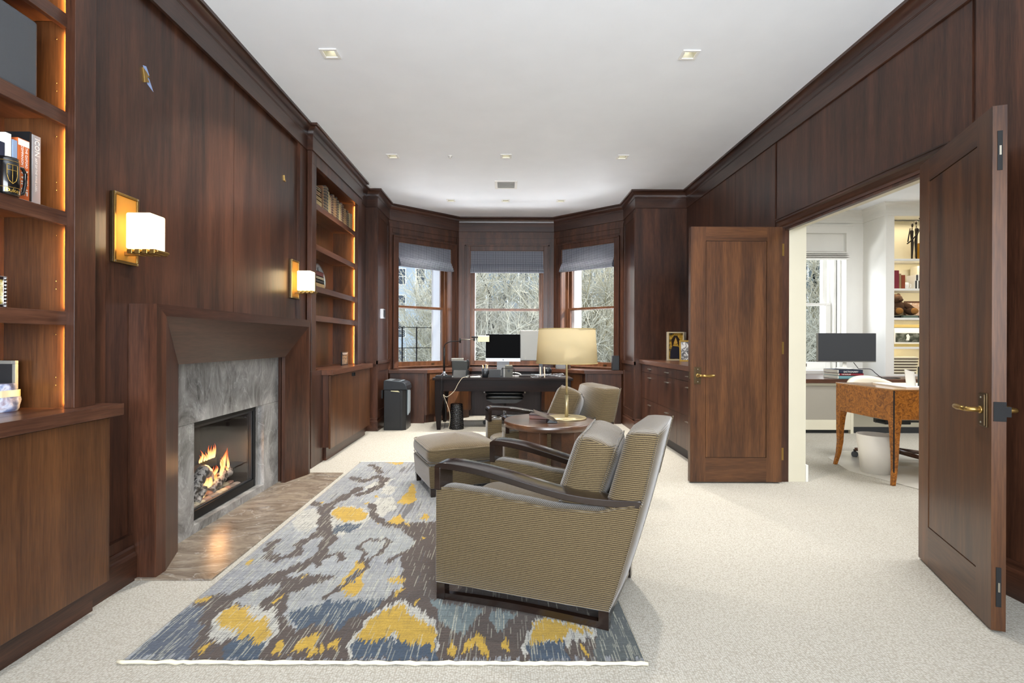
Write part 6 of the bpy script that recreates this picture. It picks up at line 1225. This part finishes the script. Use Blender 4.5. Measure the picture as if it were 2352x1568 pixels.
pf_ = thing('photo_frame', 'large gold framed black and white sports photo on the lowest office shelf', 'picture frame', (6.25, 7.9, 1.19)); make('frame', MB().cells('y', 7.88, 7.905, (5.93, 6.62, 1.19, 1.53), [(5.985, 6.56, 1.235, 1.485)]), plain('gold_leaf', '#b9a468', .4, .4, var=.2), pf_, bevel=.003); make('mount', MB().box(5.985, 6.56, 7.89, 7.895, 1.235, 1.485), m_paper, pf_); make('picture', MB().box(6.01, 6.54, 7.885, 7.89, 1.262, 1.40), picmat('field_photo', ['#1d2118', '#3c4034', '#8d8f86'], 14), pf_); make('players', MB().prism([(6.17, 1.29), (6.18, 1.33), (6.17, 1.365), (6.20, 1.39), (6.225, 1.35), (6.215, 1.29)], 7.882, 7.885, 'y'), m_paper, pf_)
bk_ = thing('ribbed_organizer', 'brown and cream striped paper sorter on the office worktop', 'organizer', (6.0, 7.80, .75))
for k in range(6): make('tray', MB().box(5.84, 6.28-.008*k, 7.78, 8.0, .785+.043*(5-k), .80+.043*(5-k)), plain('tray_brown%d' % k, '#3a2a1c', .5), bk_); 
for k in range(7): make('paper_stack', MB().box(5.845, 6.27-.008*k, 7.785, 7.995, .757+.043*(6-k) if k < 6 else .752, .784+.043*(6-k) if k < 6 else .784), m_shelfcream, bk_)
# ------------------------------------------------------------ outside: railing, trees, houses
M, Lw = bayM(A, B)
rl = thing('window_guard', 'thin black iron guard rail outside the left bay window', 'railing', (M @ Vector((.6, .6, 0)))[:])
m = MB()
for z in (1.48, 1.13): m.box(.0, 1.3, .60, .612, z, z+.012, M)
make('rail', m, m_blackm, rl)
for u in (.30, .58, .86): make('upright', MB().box(u-.009, u+.009, .60, .618, .55, 1.49, M), m_blackm, rl)
gr = MB().box(-40, 60, 9.5, 90, -9.2, -9); struct('ground', gr, plain('garden_ground', '#6d6a58', .95, var=.3, vscale=.5))
bark = plain('pale_bark', '#a39c80', .9, var=.3, vscale=3)
twigm = plain('twig_bark', '#aeaa98', .9, var=.35, vscale=2)
barkd = plain('dark_bark', '#4a463c', .9, var=.3, vscale=3)
def tree(seed, x, y, z, h, spread, mat, label, levels=5, tw=900):
    q = random.Random(seed); t = thing('bare_tree', label, 'tree', (x, y, z), 0, 'bare trees outside')
    tr = MB(); tips = []
    def grow(p, d, L, r, lv):
        n = 4; pts = [p]; 
        for k in range(n):
            d = (d+Vector((q.uniform(-.22, .22), q.uniform(-.22, .22), q.uniform(-.04, .16)))).normalized(); pts.append(pts[-1]+d*L/n)
        tr.tube(pts, [r*(1-.45*k/n) for k in range(n+1)], 6 if r > .04 else 4, cap=False)
        tips.extend([(pts[k], d, lv) for k in range(1, n+1)])
        if lv > 0:
            for k in range(q.choice((3, 4))):
                i = q.choice((2, 3, 4)); a = q.uniform(0, 6.28); sd = Vector((math.cos(a)*spread, math.sin(a)*spread, q.uniform(.1, .9))); grow(pts[i], (d*.7+sd).normalized(), L*q.uniform(.62, .82), r*.55, lv-1)
    grow(Vector((0, 0, 0)), Vector((0, 0, 1)), h*.34, .16, levels)
    make('trunk', tr, mat, t, local=True)
    tg = MB(); fine = [s for s in tips if s[2] <= 2]
    for k in range(tw):
        p, d, lv = q.choice(fine); L = q.uniform(.4, 1.2); dd = (d+Vector((q.gauss(0, .6), q.gauss(0, .6), q.gauss(.15, .5)))).normalized(); pts = [p]
        for j in range(3): dd = (dd+Vector((q.uniform(-.35, .35), q.uniform(-.35, .35), q.uniform(-.25, .3)))).normalized(); pts.append(pts[-1]+dd*L/3)
        tg.tube(pts, [.014, .011, .008, .004], 3, cap=False)
        for j in (1, 2, 3):
            d3 = (dd+Vector((q.gauss(0, .7), q.gauss(0, .7), q.gauss(0, .6)))).normalized(); tg.tube([pts[j], pts[j]+d3*L*.25, pts[j]+d3*L*.5+Vector((0, 0, q.uniform(-.1, .15)))], [.009, .007, .004], 3, cap=False)
    make('twigs', tg, twigm, t, local=True)['kind'] = 'stuff'
    return t
tree(1, -4.8, 17.5, -9, 12.2, .75, bark, 'pale bare tree filling the left bay window', 4, 2600)
tree(2, -.6, 16.5, -9, 15, .8, barkd, 'dark branched bare tree behind the computer in the middle window', 4, 3000)
tree(5, 4.1, 16.8, -9, 14.5, .75, bark, 'dense pale bare tree in the right bay window', 4, 3200)
tree(9, 9.6, 19.5, -9, 15, .8, bark, 'dense bare tree seen through the office window', 4, 3200)
tree(12, 1.6, 21, -9, 16, .85, bark, 'taller bare tree standing behind between the middle and right windows', 4, 3000)
tree(15, 6.6, 21.5, -9, 16, .85, bark, 'taller bare tree far back behind the right bay window', 4, 3000)
tree(18, -2.8, 22, -9, 15, .85, barkd, 'thin bare tree far back between the left and middle windows', 4, 2400)
tree(22, 12.5, 21, -9, 16, .85, bark, 'tall bare tree at the far right beyond the office window', 4, 3000)
def house(x0, x1, y, z1, mat, label, seed, wcol):
    t = thing('town_house', label, 'building', ((x0+x1)/2, y, -9)); q = random.Random(seed)
    make('facade', MB().box(x0, x1, y, y+8, -9, z1), mat, t); make('cornice_ledge', MB().box(x0-.1, x1+.1, y-.35, y, z1-.5, z1), mat, t)
    n = int((x1-x0)//2.1); 
    for f in range(int((z1+8)//3.1)):
        for i in range(n):
            xc = x0+(i+.5)*(x1-x0)/n; zc = -8+f*3.1+1.3
            wn = make('window', MB().cells('y', y-.06, y, (xc-.62, xc+.62, zc-1.0, zc+1.0), [(xc-.5, xc+.5, zc-.9, zc-.03), (xc-.5, xc+.5, zc+.03, zc+.9)]), m_white, t); make('pane', MB().box(xc-.5, xc+.5, y-.012, y-.008, zc-.9, zc+.9), wcol, wn)
hg_ = plain('dark_pane', '#3e464e', .15)
house(-27, -6.6, 60, 26, plain('white_facade', '#b6c0c6', .8), 'white town house with dark windows seen through the left bay window', 1, hg_)
house(-6.2, 12.5, 56, 24, plain('grey_facade', '#808a8e', .8), 'grey white building behind the trees in the middle window', 2, hg_)
house(13, 33, 55, 24, plain('stone_facade', '#5c625e', .8), 'pale stone building behind the trees on the right', 3, hg_)
house(33.5, 56, 55, 24, plain('tan_facade', '#565a52', .8), 'tan building at the far right outside', 4, hg_)
